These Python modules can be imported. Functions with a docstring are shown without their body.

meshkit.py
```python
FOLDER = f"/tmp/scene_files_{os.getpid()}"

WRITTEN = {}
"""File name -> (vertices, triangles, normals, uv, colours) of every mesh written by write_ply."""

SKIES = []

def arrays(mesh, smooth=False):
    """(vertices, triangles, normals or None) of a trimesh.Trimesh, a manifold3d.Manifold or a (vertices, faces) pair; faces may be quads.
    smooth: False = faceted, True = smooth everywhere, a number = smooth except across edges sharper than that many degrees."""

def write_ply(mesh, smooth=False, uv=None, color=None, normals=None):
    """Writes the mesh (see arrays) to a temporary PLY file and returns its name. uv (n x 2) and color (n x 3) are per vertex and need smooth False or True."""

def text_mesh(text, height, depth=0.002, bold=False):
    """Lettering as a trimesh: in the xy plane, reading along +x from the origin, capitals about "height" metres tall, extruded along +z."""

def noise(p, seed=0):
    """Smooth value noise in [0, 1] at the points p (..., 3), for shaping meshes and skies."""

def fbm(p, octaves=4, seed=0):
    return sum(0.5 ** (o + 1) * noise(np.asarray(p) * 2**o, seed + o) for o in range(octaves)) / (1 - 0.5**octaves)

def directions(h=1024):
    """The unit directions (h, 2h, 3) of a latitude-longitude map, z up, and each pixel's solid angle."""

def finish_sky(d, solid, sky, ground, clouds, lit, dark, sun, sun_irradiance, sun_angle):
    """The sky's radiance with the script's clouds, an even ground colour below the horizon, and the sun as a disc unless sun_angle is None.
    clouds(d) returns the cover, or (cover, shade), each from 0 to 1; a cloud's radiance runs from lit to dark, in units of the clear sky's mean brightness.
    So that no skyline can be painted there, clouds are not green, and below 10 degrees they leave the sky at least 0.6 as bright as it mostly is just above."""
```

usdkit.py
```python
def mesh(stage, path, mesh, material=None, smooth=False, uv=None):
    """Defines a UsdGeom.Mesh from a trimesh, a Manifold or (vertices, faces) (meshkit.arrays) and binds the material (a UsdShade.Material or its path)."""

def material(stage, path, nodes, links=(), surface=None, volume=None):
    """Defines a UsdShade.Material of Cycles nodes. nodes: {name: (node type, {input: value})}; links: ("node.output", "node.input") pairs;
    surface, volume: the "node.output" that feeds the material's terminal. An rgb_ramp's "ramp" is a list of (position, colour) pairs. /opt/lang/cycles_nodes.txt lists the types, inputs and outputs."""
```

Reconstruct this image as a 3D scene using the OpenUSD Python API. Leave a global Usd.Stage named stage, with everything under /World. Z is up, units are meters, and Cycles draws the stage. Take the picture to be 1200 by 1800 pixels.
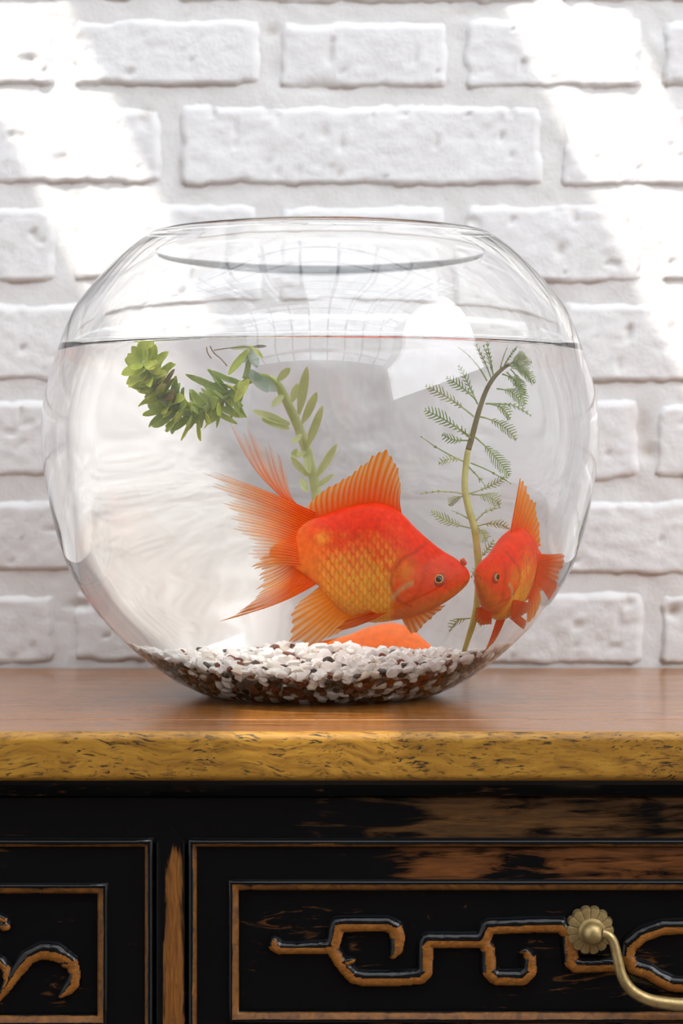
import math, random
import numpy as np, trimesh, usdkit, meshkit
from pxr import Usd, UsdGeom, UsdLux, UsdShade, Gf, Sdf, Vt
from scipy.interpolate import PchipInterpolator
from scipy.spatial import ConvexHull
import shapely.geometry as sg

random.seed(7); np.random.seed(7)
RNG = np.random.default_rng(11)
stage = Usd.Stage.CreateInMemory()
UsdGeom.SetStageUpAxis(stage, 'Z'); UsdGeom.SetStageMetersPerUnit(stage, 1.0)
UsdGeom.Xform.Define(stage, '/World'); UsdGeom.Scope.Define(stage, '/World/Looks')
T = Sdf.ValueTypeNames

# ------------------------------------------------------------------ camera
FPX, EYE_Z, EYE_Y, HORIZON = 3897.0, 0.1082, -1.2, 870.0      # table top is z = 0, bowl stands at y = 0
cam = UsdGeom.Camera.Define(stage, '/World/camera')
cam.CreateHorizontalApertureAttr(24.0); cam.CreateVerticalApertureAttr(36.0)
cam.CreateFocalLengthAttr(24.0 * FPX / 1200.0)
cam.CreateVerticalApertureOffsetAttr(-(900.0 - HORIZON) / 1200.0 * 24.0)
cam.CreateFStopAttr(78.0 / 7.0); cam.CreateFocusDistanceAttr(1.085)
cam.CreateClippingRangeAttr((0.02, 200.0))
cam.CreateExposureAttr(0.0)
cam.AddTranslateOp().Set(Gf.Vec3d(0, EYE_Y, EYE_Z)); cam.AddRotateXOp().Set(90.0)

# ------------------------------------------------------------------ daylight
SUN = np.array([-0.385, -0.41, 0.82]); SUN /= np.linalg.norm(SUN)      # towards the sun, through the skylight
dome = UsdLux.DomeLight.Define(stage, '/World/sky')
dome.CreateIntensityAttr(1.13); dome.CreateColorAttr(Gf.Vec3f(0.94, 0.975, 1.02))
sun = UsdLux.DistantLight.Define(stage, '/World/sun')
sun.CreateNormalizeAttr(True); sun.CreateIntensityAttr(1.4); sun.CreateAngleAttr(0.36); sun.CreateColorAttr(Gf.Vec3f(1.0, 0.95, 0.86))
_z = SUN; _x = np.cross([0, 1, 0], _z); _x /= np.linalg.norm(_x); _y = np.cross(_z, _x)
sun.AddTransformOp().Set(Gf.Matrix4d(*_x, 0, *_y, 0, *_z, 0, 0, 0, 0, 1))
win = UsdLux.RectLight.Define(stage, '/World/window_daylight')          # overcast sky seen in the right-hand window
win.CreateWidthAttr(2.3); win.CreateHeightAttr(1.1); win.CreateIntensityAttr(4.2); win.CreateColorAttr(Gf.Vec3f(0.97, 0.985, 1.0))
win.AddTransformOp().Set(Gf.Matrix4d(0, 1, 0, 0, 0, 0, 1, 0, 1, 0, 0, 0, 1.515, -1.60, 1.46, 1))   # faces -x


# ------------------------------------------------------------------ helpers
used = {}
def path_for(name, parent):
    base = parent.GetPath().pathString if parent else '/World'
    k = (base, name); n = used.get(k, -1) + 1; used[k] = n
    return f'{base}/{name}' if n == 0 else f'{base}/{name}_{n:03d}'
def tag(p, label=None, cat=None, group=None, kind=None):
    for k, v in (('label', label), ('category', cat), ('group', group), ('kind', kind)):
        if v: p.SetCustomDataByKey(k, v)
    return p
def thing(name, label=None, cat=None, group=None, kind=None):
    p = UsdGeom.Xform.Define(stage, path_for(name, None)).GetPrim()
    return tag(p, label, cat, group, kind)
def obj(name, mesh, mat, parent=None, smooth=True, color=None, fl=None, label=None):
    m = usdkit.mesh(stage, path_for(name, parent), mesh, mat, smooth=smooth)
    pv = UsdGeom.PrimvarsAPI(m)
    if color is not None:
        pv.CreatePrimvar('Cd', T.Color3fArray, 'vertex').Set(Vt.Vec3fArray.FromNumpy(np.asarray(color, np.float32)))
    for k, v in (fl or {}).items():
        pv.CreatePrimvar(k, T.FloatArray, 'vertex').Set(Vt.FloatArray.FromNumpy(np.asarray(v, np.float32)))
    p = m.GetPrim()
    if label: p.SetCustomDataByKey('label', label)
    return p
def mat(name, nodes, links=(), surface=None, volume=None):
    return usdkit.material(stage, '/World/Looks/' + name, nodes, links, surface, volume)
def grid_faces(nu, nv, closed_u=False):
    i, j = np.meshgrid(np.arange(nu if closed_u else nu - 1), np.arange(nv - 1), indexing='ij')
    a, b = i * nv + j, ((i + 1) % nu) * nv + j
    q = np.stack([a, b, b + 1, a + 1], -1).reshape(-1, 4)
    return np.vstack([q[:, [0, 1, 2]], q[:, [0, 2, 3]]])
def tube(pts, rad, sides=8, caps=True):
    p = np.asarray(pts, float); n = len(p); r = np.broadcast_to(rad, (n,))
    t = np.gradient(p, axis=0); t /= np.linalg.norm(t, axis=1, keepdims=True) + 1e-12
    ref = np.array([0, 0, 1.0]) if abs(t[:, 2]).mean() < .8 else np.array([1.0, 0, 0])
    a = np.cross(t, ref); a /= np.linalg.norm(a, axis=1, keepdims=True) + 1e-12
    b = np.cross(t, a); an = np.arange(sides) * 2 * np.pi / sides
    v = p[:, None] + r[:, None, None] * (np.cos(an)[None, :, None] * a[:, None] + np.sin(an)[None, :, None] * b[:, None])
    v = v.reshape(-1, 3); f = []
    for i in range(n - 1):
        for j in range(sides):
            k = (j + 1) % sides
            f += [[i*sides+j, (i+1)*sides+k, i*sides+k], [i*sides+j, (i+1)*sides+j, (i+1)*sides+k]]
    if caps:
        c = len(v); v = np.vstack([v, p[0], p[-1]])
        for j in range(sides):
            k = (j + 1) % sides
            f += [[c, j, k], [c+1, (n-1)*sides+k, (n-1)*sides+j]]
    m = trimesh.Trimesh(v, f, process=False)
    if m.volume < 0: m.invert()
    return m
def curve(pts, n=24):
    p = np.asarray(pts, float); s = np.r_[0, np.cumsum(np.linalg.norm(np.diff(p, axis=0), axis=1))]
    u = np.linspace(0, s[-1], n)
    return np.stack([PchipInterpolator(s, p[:, k])(u) for k in range(p.shape[1])], 1)
def cat(ms): return trimesh.util.concatenate(ms)
def prism_x(profile, x0, x1, step=0.02):
    """a profile in (y, z), swept along x"""
    pr = np.asarray(profile, float); n = len(pr)
    xs = np.linspace(x0, x1, max(2, int((x1 - x0) / step) + 1))
    v = np.concatenate([np.c_[np.full(n, x), pr] for x in xs]); f = []
    for i in range(len(xs) - 1):
        for j in range(n):
            k = (j + 1) % n
            f += [[i*n+j, i*n+k, (i+1)*n+k], [i*n+j, (i+1)*n+k, (i+1)*n+j]]
    tri = trimesh.creation.triangulate_polygon(sg.Polygon(pr), engine='earcut')
    from scipy.spatial import cKDTree
    ix = cKDTree(pr).query(tri[0])[1]
    f += [[ix[a], ix[c], ix[b]] for a, b, c in tri[1]] + [[(len(xs)-1)*n+ix[a], (len(xs)-1)*n+ix[b], (len(xs)-1)*n+ix[c]] for a, b, c in tri[1]]
    m = trimesh.Trimesh(v, f, process=False); trimesh.repair.fix_normals(m)
    return m
def plate_xz(poly, y0, y1):
    """a polygon in (x, z), from depth y0 (front) to y1"""
    m = trimesh.creation.extrude_polygon(poly, abs(y1 - y0), engine='earcut')
    v = m.vertices.copy(); m.vertices = np.c_[v[:, 0], max(y0, y1) - v[:, 2], v[:, 1]]
    trimesh.repair.fix_normals(m)
    return m
def box(x0, x1, y0, y1, z0, z1):
    m = trimesh.creation.box([x1-x0, y1-y0, z1-z0]); m.apply_translation([(x0+x1)/2, (y0+y1)/2, (z0+z1)/2]); return m

# ------------------------------------------------------------------ materials
def N(scale, detail=3, rough=.5, dist=0.): return ('noise_texture', {'scale': scale, 'detail': detail, 'roughness': rough, 'distortion': dist})
def ramp(*st): return ('rgb_ramp', {'ramp': list(st)})
def g(v): return (v, v, v)

def paint_mat(name, base, dirt=0.0):
    return mat(name, {
        'geo': ('geometry', {}), 'n1': N(160, 5, .6), 'n2': N(38, 4, .55), 'n3': N(700, 3, .6), 'n4': N(26, 5, .65, .3),
        'm1': ('math', {'math_type': 'multiply_add', 'value2': .6}), 'm2': ('math', {'math_type': 'multiply_add', 'value2': .22}),
        'bump': ('bump', {'strength': .55, 'distance': .0016}),
        'dirtr': ramp((0, g(0)), (.66, g(0)), (.78, g(.35)), (1, g(.9))), 'at': ('attribute', {'attribute': 'dirt'}),
        'dm': ('math', {'math_type': 'multiply_add', 'value2': .95}),
        'dn': ('math', {'math_type': 'multiply', 'use_clamp': True}), 'dr2': ramp((0, g(0)), (.33, g(.1)), (.55, g(.85)), (1, g(1))),
        'mix': ('mix_color', {'a': base, 'b': (.33, .25, .19)}),
        'p': ('principled_bsdf', {'roughness': .62, 'specular_ior_level': .3})},
        [('geo.position', f'{n}.vector') for n in ('n1', 'n2', 'n3', 'n4')] + [
         ('n1.fac', 'm1.value1'), ('n2.fac', 'm1.value3'), ('n3.fac', 'm2.value1'), ('m1.value', 'm2.value3'), ('m2.value', 'bump.height'),
         ('n4.fac', 'dr2.fac'), ('at.fac', 'dn.value1'), ('dr2.color', 'dn.value2'), ('n4.fac', 'dirtr.fac'),
         ('dirtr.color', 'dm.value1'), ('dn.value', 'dm.value3'), ('dn.value', 'mix.fac'), ('mix.result', 'p.base_color'), ('bump.normal', 'p.normal')], 'p.BSDF')
PAINT = paint_mat('white_masonry_paint', (.655, .655, .665))
MORTAR = paint_mat('white_painted_mortar', (.645, .645, .65))
PLASTER = mat('white_plaster', {'p': ('principled_bsdf', {'base_color': (.82, .82, .82), 'roughness': .8})}, surface='p.BSDF')
PANELLING = mat('dark_wood_panelling', {'geo': ('geometry', {}), 'n': N(6, 4), 'r': ramp((0, (.05, .035, .025)), (1, (.09, .06, .045))), 'p': ('principled_bsdf', {'roughness': .6})},
               [('geo.position', 'n.vector'), ('n.fac', 'r.fac'), ('r.color', 'p.base_color')], 'p.BSDF')

def wood(name, dark, mid, light, fleck, scale=(9, 60, 60), rough=.3, coat=0., flecks=.6, spec=.5, swirl=2.5):
    """open-pored wood: warped grain stretched along x, with short dark pores"""
    return mat(name, {
        'geo': ('geometry', {}), 'warp': N(14, 3, .5), 'wm': ('mix_vector', {'fac': .035}),
        'map': ('mapping', {'scale': scale}), 'grain': N(1.0, 6, .62, swirl), 'gr': ramp((.25, dark), (.5, mid), (.75, light)),
        'map2': ('mapping', {'scale': (scale[0]*11, scale[1]*11, scale[2]*11), 'rotation': (0, .05, 0)}), 'pore': N(1.0, 3, .6, .8), 'pr': ramp((0, g(0)), (.53, g(0)), (.66, g(1)), (1, g(1))),
        'big': N(30, 3, .6, 1.0), 'br': ramp((.30, g(.15)), (.60, g(1))), 'pm': ('math', {'math_type': 'multiply'}), 'ps': ('math', {'math_type': 'multiply', 'value2': flecks}),
        'mix': ('mix_color', {'b': fleck}), 'bump': ('bump', {'strength': .25, 'distance': .0006, 'invert': True}),
        'p': ('principled_bsdf', {'roughness': rough, 'coat_weight': coat, 'coat_roughness': .12, 'specular_ior_level': spec})},
        [('geo.position', 'warp.vector'), ('geo.position', 'wm.a'), ('warp.color', 'wm.b'), ('wm.result', 'map.vector'), ('map.vector', 'grain.vector'), ('grain.fac', 'gr.fac'),
         ('wm.result', 'map2.vector'), ('map2.vector', 'pore.vector'), ('pore.fac', 'pr.fac'), ('geo.position', 'big.vector'), ('big.fac', 'br.fac'),
         ('pr.color', 'pm.value1'), ('br.color', 'pm.value2'), ('pm.value', 'ps.value1'), ('ps.value', 'mix.fac'), ('gr.color', 'mix.a'),
         ('pm.value', 'bump.height'), ('mix.result', 'p.base_color'), ('bump.normal', 'p.normal')], 'p.BSDF')
TOPWOOD = wood('varnished_table_wood', (.11, .036, .006), (.27, .098, .015), (.42, .165, .028), (.05, .018, .005), (4, 70, 70), .22, .25, .6)
LIPWOOD = wood('golden_figured_wood', (.15, .066, .009), (.30, .142, .017), (.43, .23, .032), (.012, .008, .004), (11, 75, 75), .42, .0, 1.3, .35, 3.6)
UNDERWOOD = wood('raw_underside_wood', (.02, .015, .01), (.03, .02, .015), (.04, .03, .02), (.01, .01, .01))

def lacquer(name, bias=0., x0=None, x1=None, b0=0., b1=0., attr=False, stretch=(40, 220, 220), wood_c=((.08, .028, .005), (.24, .09, .015)), rough=.14):
    """black lacquer, rubbed through to the wood where bias + streaky noise (+ a painted wear value) is high"""
    nodes = {
        'geo': ('geometry', {}), 'map': ('mapping', {'scale': stretch}), 'n1': N(1.0, 5, .65, 1.2), 'n2': N(22, 3, .5), 'n3': N(420, 3, .6),
        'nm': ('math', {'math_type': 'multiply_add', 'value2': .55}), 'nb': ('math', {'math_type': 'multiply', 'value2': .55}),
        'sum': ('math', {'math_type': 'add', 'value2': bias}), 'sum2': ('math', {'math_type': 'add', 'value2': 0.}), 'sum3': ('math', {'math_type': 'add', 'value2': 0.}),
        'mask': ramp((0, g(0)), (.50, g(0)), (.60, g(1)), (1, g(1))),
        'map2': ('mapping', {'scale': tuple(s*2.2 for s in stretch)}), 'gn': N(1.0, 4, .6, 1.5), 'wr': ramp((.3, wood_c[0]), (.7, wood_c[1])),
        'mix': ('mix_color', {'a': (.0030, .0032, .0038)}), 'rr': ramp((0, g(rough)), (1, g(.5))),
        'bump': ('bump', {'strength': .10, 'distance': .0004, 'invert': True}), 'bh': ('math', {'math_type': 'multiply_add', 'value2': .12}),
        'p': ('principled_bsdf', {'specular_ior_level': .30})}
    links = [('geo.position', 'map.vector'), ('map.vector', 'n1.vector'), ('geo.position', 'n2.vector'), ('geo.position', 'n3.vector'),
             ('n1.fac', 'nm.value1'), ('n2.fac', 'nb.value1'), ('nb.value', 'nm.value3'), ('nm.value', 'sum.value1'), ('sum.value', 'sum2.value1'), ('sum2.value', 'sum3.value1'),
             ('sum3.value', 'mask.fac'), ('geo.position', 'map2.vector'), ('map2.vector', 'gn.vector'), ('gn.fac', 'wr.fac'), ('wr.color', 'mix.b'), ('mask.color', 'mix.fac'),
             ('mix.result', 'p.base_color'), ('mask.color', 'rr.fac'), ('rr.color', 'p.roughness'), ('n3.fac', 'bh.value1'), ('mask.color', 'bh.value3'), ('bh.value', 'bump.height'), ('bump.normal', 'p.normal')]
    if x0 is not None:
        nodes |= {'sx': ('separate_xyz', {}), 'mr': ('map_range', {'from_min': x0, 'from_max': x1, 'to_min': b0, 'to_max': b1, 'clamp': True})}
        links += [('geo.position', 'sx.vector'), ('sx.x', 'mr.value'), ('mr.result', 'sum2.value2')]
    if attr:
        nodes |= {'at': ('attribute', {'attribute': 'wear'})}
        links += [('at.fac', 'sum3.value2')]
    return mat(name, nodes, links, 'p.BSDF')
LAC = lacquer('black_lacquer', -.14)
LAC_BEAD = lacquer('rubbed_lacquer_moulding', -.34, attr=True, stretch=(60, 60, 60), wood_c=((.06, .022, .005), (.22, .085, .014)))
LAC_RAIL = lacquer('rubbed_lacquer_rail', 0., -.03, .04, -.20, .03, stretch=(18, 190, 190), wood_c=((.022, .010, .003), (.11, .045, .008)))
LAC_FACE = lacquer('rubbed_lacquer_drawer_face', 0., -.03, .025, -.26, .03, stretch=(22, 170, 170), wood_c=((.06, .018, .003), (.16, .052, .008)))
LAC_POST = lacquer('rubbed_lacquer_post', -.28, attr=True, stretch=(240, 200, 22))
BRASS = mat('aged_brass', {'geo': ('geometry', {}), 'n': N(260, 4, .6), 'r': ramp((.3, (.24, .165, .065)), (.7, (.46, .34, .15))), 'rr': ramp((.3, g(.5)), (.7, g(.30))),
    'n2': N(900, 2), 'b': ('bump', {'strength': .2, 'distance': .0003}), 'p': ('principled_bsdf', {'metallic': .7})},
    [('geo.position', 'n.vector'), ('geo.position', 'n2.vector'), ('n.fac', 'r.fac'), ('n.fac', 'rr.fac'), ('r.color', 'p.base_color'), ('rr.color', 'p.roughness'), ('n2.fac', 'b.height'), ('b.normal', 'p.normal')], 'p.BSDF')

GLASS = mat('clear_glass', {'p': ('glass_bsdf', {'color': (1.0, 1.0, 1.0), 'roughness': 0.0, 'IOR': 1.5})}, surface='p.BSDF')
WET = mat('glass_to_water', {'p': ('glass_bsdf', {'color': (1, 1, 1), 'roughness': 0.0, 'IOR': 1.333 / 1.5})}, surface='p.BSDF')
WATER = mat('water', {'p': ('glass_bsdf', {'color': (1, 1, 1), 'roughness': 0.0, 'IOR': 1.333})}, surface='p.BSDF')

FISH = mat('goldfish_skin', {'a': ('attribute', {'attribute': 'Cd'}), 'geo': ('geometry', {}), 'n': N(1600, 2, .6), 'r': ramp((0, g(0)), (.66, g(0)), (.78, g(.16)), (1, g(.25))),
    'n2': N(260, 4, .6), 'hs': ('hsv', {}), 'vr': ('map_range', {'from_min': .3, 'from_max': .7, 'to_min': .88, 'to_max': 1.12}),
    'mix': ('mix_color', {'b': (.95, .50, .28)}), 'p': ('principled_bsdf', {'roughness': .40, 'specular_ior_level': .18, 'subsurface_weight': .2, 'subsurface_radius': (1.0, .35, .1), 'subsurface_scale': .0025})},
    [('geo.position', 'n.vector'), ('geo.position', 'n2.vector'), ('n.fac', 'r.fac'), ('r.color', 'mix.fac'), ('n2.fac', 'vr.value'), ('vr.result', 'hs.value'), ('a.color', 'hs.color'), ('hs.color', 'mix.a'), ('mix.result', 'p.base_color')], 'p.BSDF')
FIN = mat('goldfish_fin', {'a': ('attribute', {'attribute': 'Cd'}), 'al': ('attribute', {'attribute': 'alpha'}), 'd': ('principled_bsdf', {'roughness': .45, 'specular_ior_level': .08}), 't': ('translucent_bsdf', {}),
    'm': ('mix_closure', {'fac': .62}), 'tr': ('transparent_bsdf', {'color': (1, 1, 1)}), 'o': ('mix_closure', {})},
    [('a.color', 'd.base_color'), ('a.color', 't.color'), ('d.BSDF', 'm.closure1'), ('t.BSDF', 'm.closure2'), ('tr.BSDF', 'o.closure1'), ('m.closure', 'o.closure2'), ('al.fac', 'o.fac')], 'o.closure')
IRIS = mat('gold_iris', {'p': ('principled_bsdf', {'base_color': (.80, .42, .10), 'roughness': .3})}, surface='p.BSDF')
PUPIL = mat('black_pupil', {'p': ('principled_bsdf', {'base_color': (.012, .008, .014), 'roughness': .12})}, surface='p.BSDF')
SOCKET = mat('eye_socket_skin', {'p': ('principled_bsdf', {'base_color': (.42, .035, .008), 'roughness': .5})}, surface='p.BSDF')
FLAP = mat('red_flap', {'p': ('principled_bsdf', {'base_color': (.70, .07, .015), 'roughness': .4, 'subsurface_weight': .3, 'subsurface_scale': .002})}, surface='p.BSDF')

def leaf_mat(name, c1, c2, tr=.5, alpha=1.0):
    return mat(name, {'geo': ('geometry', {}), 'n': N(140, 3), 'n2': N(30, 2), 'r': ramp((.3, c1), (.7, c2)), 'd': ('principled_bsdf', {'roughness': .4, 'specular_ior_level': .3}), 't': ('translucent_bsdf', {}),
        'm': ('mix_closure', {'fac': tr}), 'tr': ('transparent_bsdf', {}), 'o': ('mix_closure', {'fac': alpha})},
        [('geo.position', 'n.vector'), ('n.fac', 'r.fac'), ('r.color', 'd.base_color'), ('r.color', 't.color'), ('d.BSDF', 'm.closure1'), ('t.BSDF', 'm.closure2'), ('tr.BSDF', 'o.closure1'), ('m.closure', 'o.closure2')], 'o.closure')
LEAF_A = leaf_mat('bright_waterweed_leaf', (.60, .70, .09), (.90, .92, .32), .6)
LEAF_B = leaf_mat('olive_waterweed_leaf', (.50, .62, .18), (.74, .82, .38), .6)
LEAF_C = leaf_mat('pale_waterweed_leaf', (.72, .78, .46), (.86, .89, .62), .6)
LEAF_D = leaf_mat('bluish_waterweed_leaf', (.50, .64, .54), (.66, .78, .68), .6, .6)
LEAF_T = leaf_mat('browned_waterweed_leaf', (.36, .26, .10), (.48, .38, .18))
STEM_A = leaf_mat('waterweed_stem', (.42, .52, .14), (.60, .68, .28), .3)
STEM_M = leaf_mat('milfoil_stem', (.56, .56, .14), (.74, .71, .28), .2)
STEM_T = leaf_mat('milfoil_stem_top', (.16, .13, .04), (.26, .22, .07), .1)
FROND = leaf_mat('milfoil_frond', (.30, .46, .10), (.52, .64, .24), .4)
FROND_P = leaf_mat('pale_milfoil_frond', (.46, .54, .20), (.64, .70, .36), .4)
STEM_P = leaf_mat('pale_waterweed_stem', (.58, .65, .30), (.74, .78, .46), .3)
ROOT = leaf_mat('brown_root', (.32, .20, .10), (.45, .30, .16), .2)

def stone(name, c1, c2, rough=.5, sss=0.):
    return mat(name, {'geo': ('geometry', {}), 'oi': ('geometry', {}), 'n': N(330, 3), 'r': ramp((.3, c1), (.7, c2)), 'p': ('principled_bsdf', {'roughness': rough, 'subsurface_weight': sss, 'subsurface_scale': .002, 'subsurface_radius': (1, .9, .8)})},
        [('geo.position', 'n.vector'), ('n.fac', 'r.fac'), ('r.color', 'p.base_color')], 'p.BSDF')
ST_W = stone('white_quartz', (.86, .84, .80), (.96, .95, .93), .45, .0)
ST_P = stone('cream_quartz', (.74, .64, .52), (.88, .80, .70), .45, .0)
ST_R = stone('red_brown_stone', (.10, .022, .012), (.24, .065, .035), .4)
ST_K = stone('black_stone', (.018, .017, .016), (.07, .062, .055), .4)

# ------------------------------------------------------------------ the brick wall behind the table
WALL_Y = 0.1905                                    # face of the mortar; bricks stand proud of it
WS = (WALL_Y - 0.003 - EYE_Y) / FPX                # metres per picture pixel on the wall
wx = lambda px: (px - 600) * WS
wz = lambda py: EYE_Z - (py - HORIZON) * WS
CHIPS = [(140, 1062, 22, 8, .0040, 1.0), (1183, 1075, 14, 12, .0035, .9), (1128, 745, 22, 40, .0030, .55), (1140, 795, 16, 14, .0035, .7), (985, 440, 9, 12, .0018, .5), (255, 205, 14, 16, .0016, .45), (48, 103, 16, 7, .0020, .4),
         (478, 55, 12, 10, .0025, .5), (570, 232, 9, 12, .0014, .4), (470, 285, 5, 6, .0014, .4), (488, 302, 5, 6, .0012, .4), (595, 307, 5, 8, .0012, .4), (325, 28, 6, 6, .0014, .4), (560, 150, 40, 9, .0022, .35), (820, 22, 26, 7, .0018, .4), (140, 70, 8, 12, .0016, .3)]
def filled(X, Z):                                   # where thick paint has filled the joints flush
    q = np.hypot((X-wx(565))/(480*WS), (Z-wz(785))/(235*WS))
    t = np.clip((1.22-q)/.55, 0, 1); return t*t*(3-2*t)
def chips(X, Z):
    d = np.zeros(np.shape(X)); st = np.zeros(np.shape(X))
    for px, py, rx, ry, dp, am in CHIPS:
        q = np.exp(-((X-wx(px))/(rx*WS))**2-((Z-wz(py))/(ry*WS))**2)
        d += dp*q; st += am*q**1.5
    return d, st
wall = thing('wall_back', 'white painted brick wall rising behind the table', None, kind='structure')
BX0, BX1, BZ0, BZ1 = -.60, .60, -.10, .62
nx, nz = 440, 270
gx, gz = np.meshgrid(np.linspace(BX0, BX1, nx), np.linspace(BZ0, BZ1, nz), indexing='ij')
P = np.stack([gx, gz, gx*0], -1)
gy = WALL_Y - (1-.85*filled(gx, gz)) * .0022 * (meshkit.fbm(P*70, 4, 3) - .5) - (1-.7*filled(gx, gz)) * .0020 * (meshkit.fbm(P*22, 3, 5) - .5)
cd_, cs_ = chips(gx, gz); gy = gy + cd_*.6 - np.clip(.0037*filled(gx, gz)-.0017, 0, 1)
mv = np.stack([gx, gy, gz], -1).reshape(-1, 3); mf = grid_faces(nx, nz)
mm = trimesh.Trimesh(mv, mf, process=False)
if mm.face_normals[0, 1] > 0: mm.invert()
obj('mortar', mm, MORTAR, wall, fl={'dirt': ((.10+cs_)*(1-filled(gx, gz))).ravel()})
obj('backing', cat([box(-1.5, 1.5, WALL_Y+.0045, WALL_Y+.05, -.80, 2.4), box(-1.5, BX0, WALL_Y-.001, WALL_Y+.03, -.8, 2.4), box(BX1, 1.5, WALL_Y-.001, WALL_Y+.03, -.8, 2.4),
                      box(BX0, BX1, WALL_Y-.001, WALL_Y+.03, BZ1, 2.4)]), PLASTER, wall, smooth=False)
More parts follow.
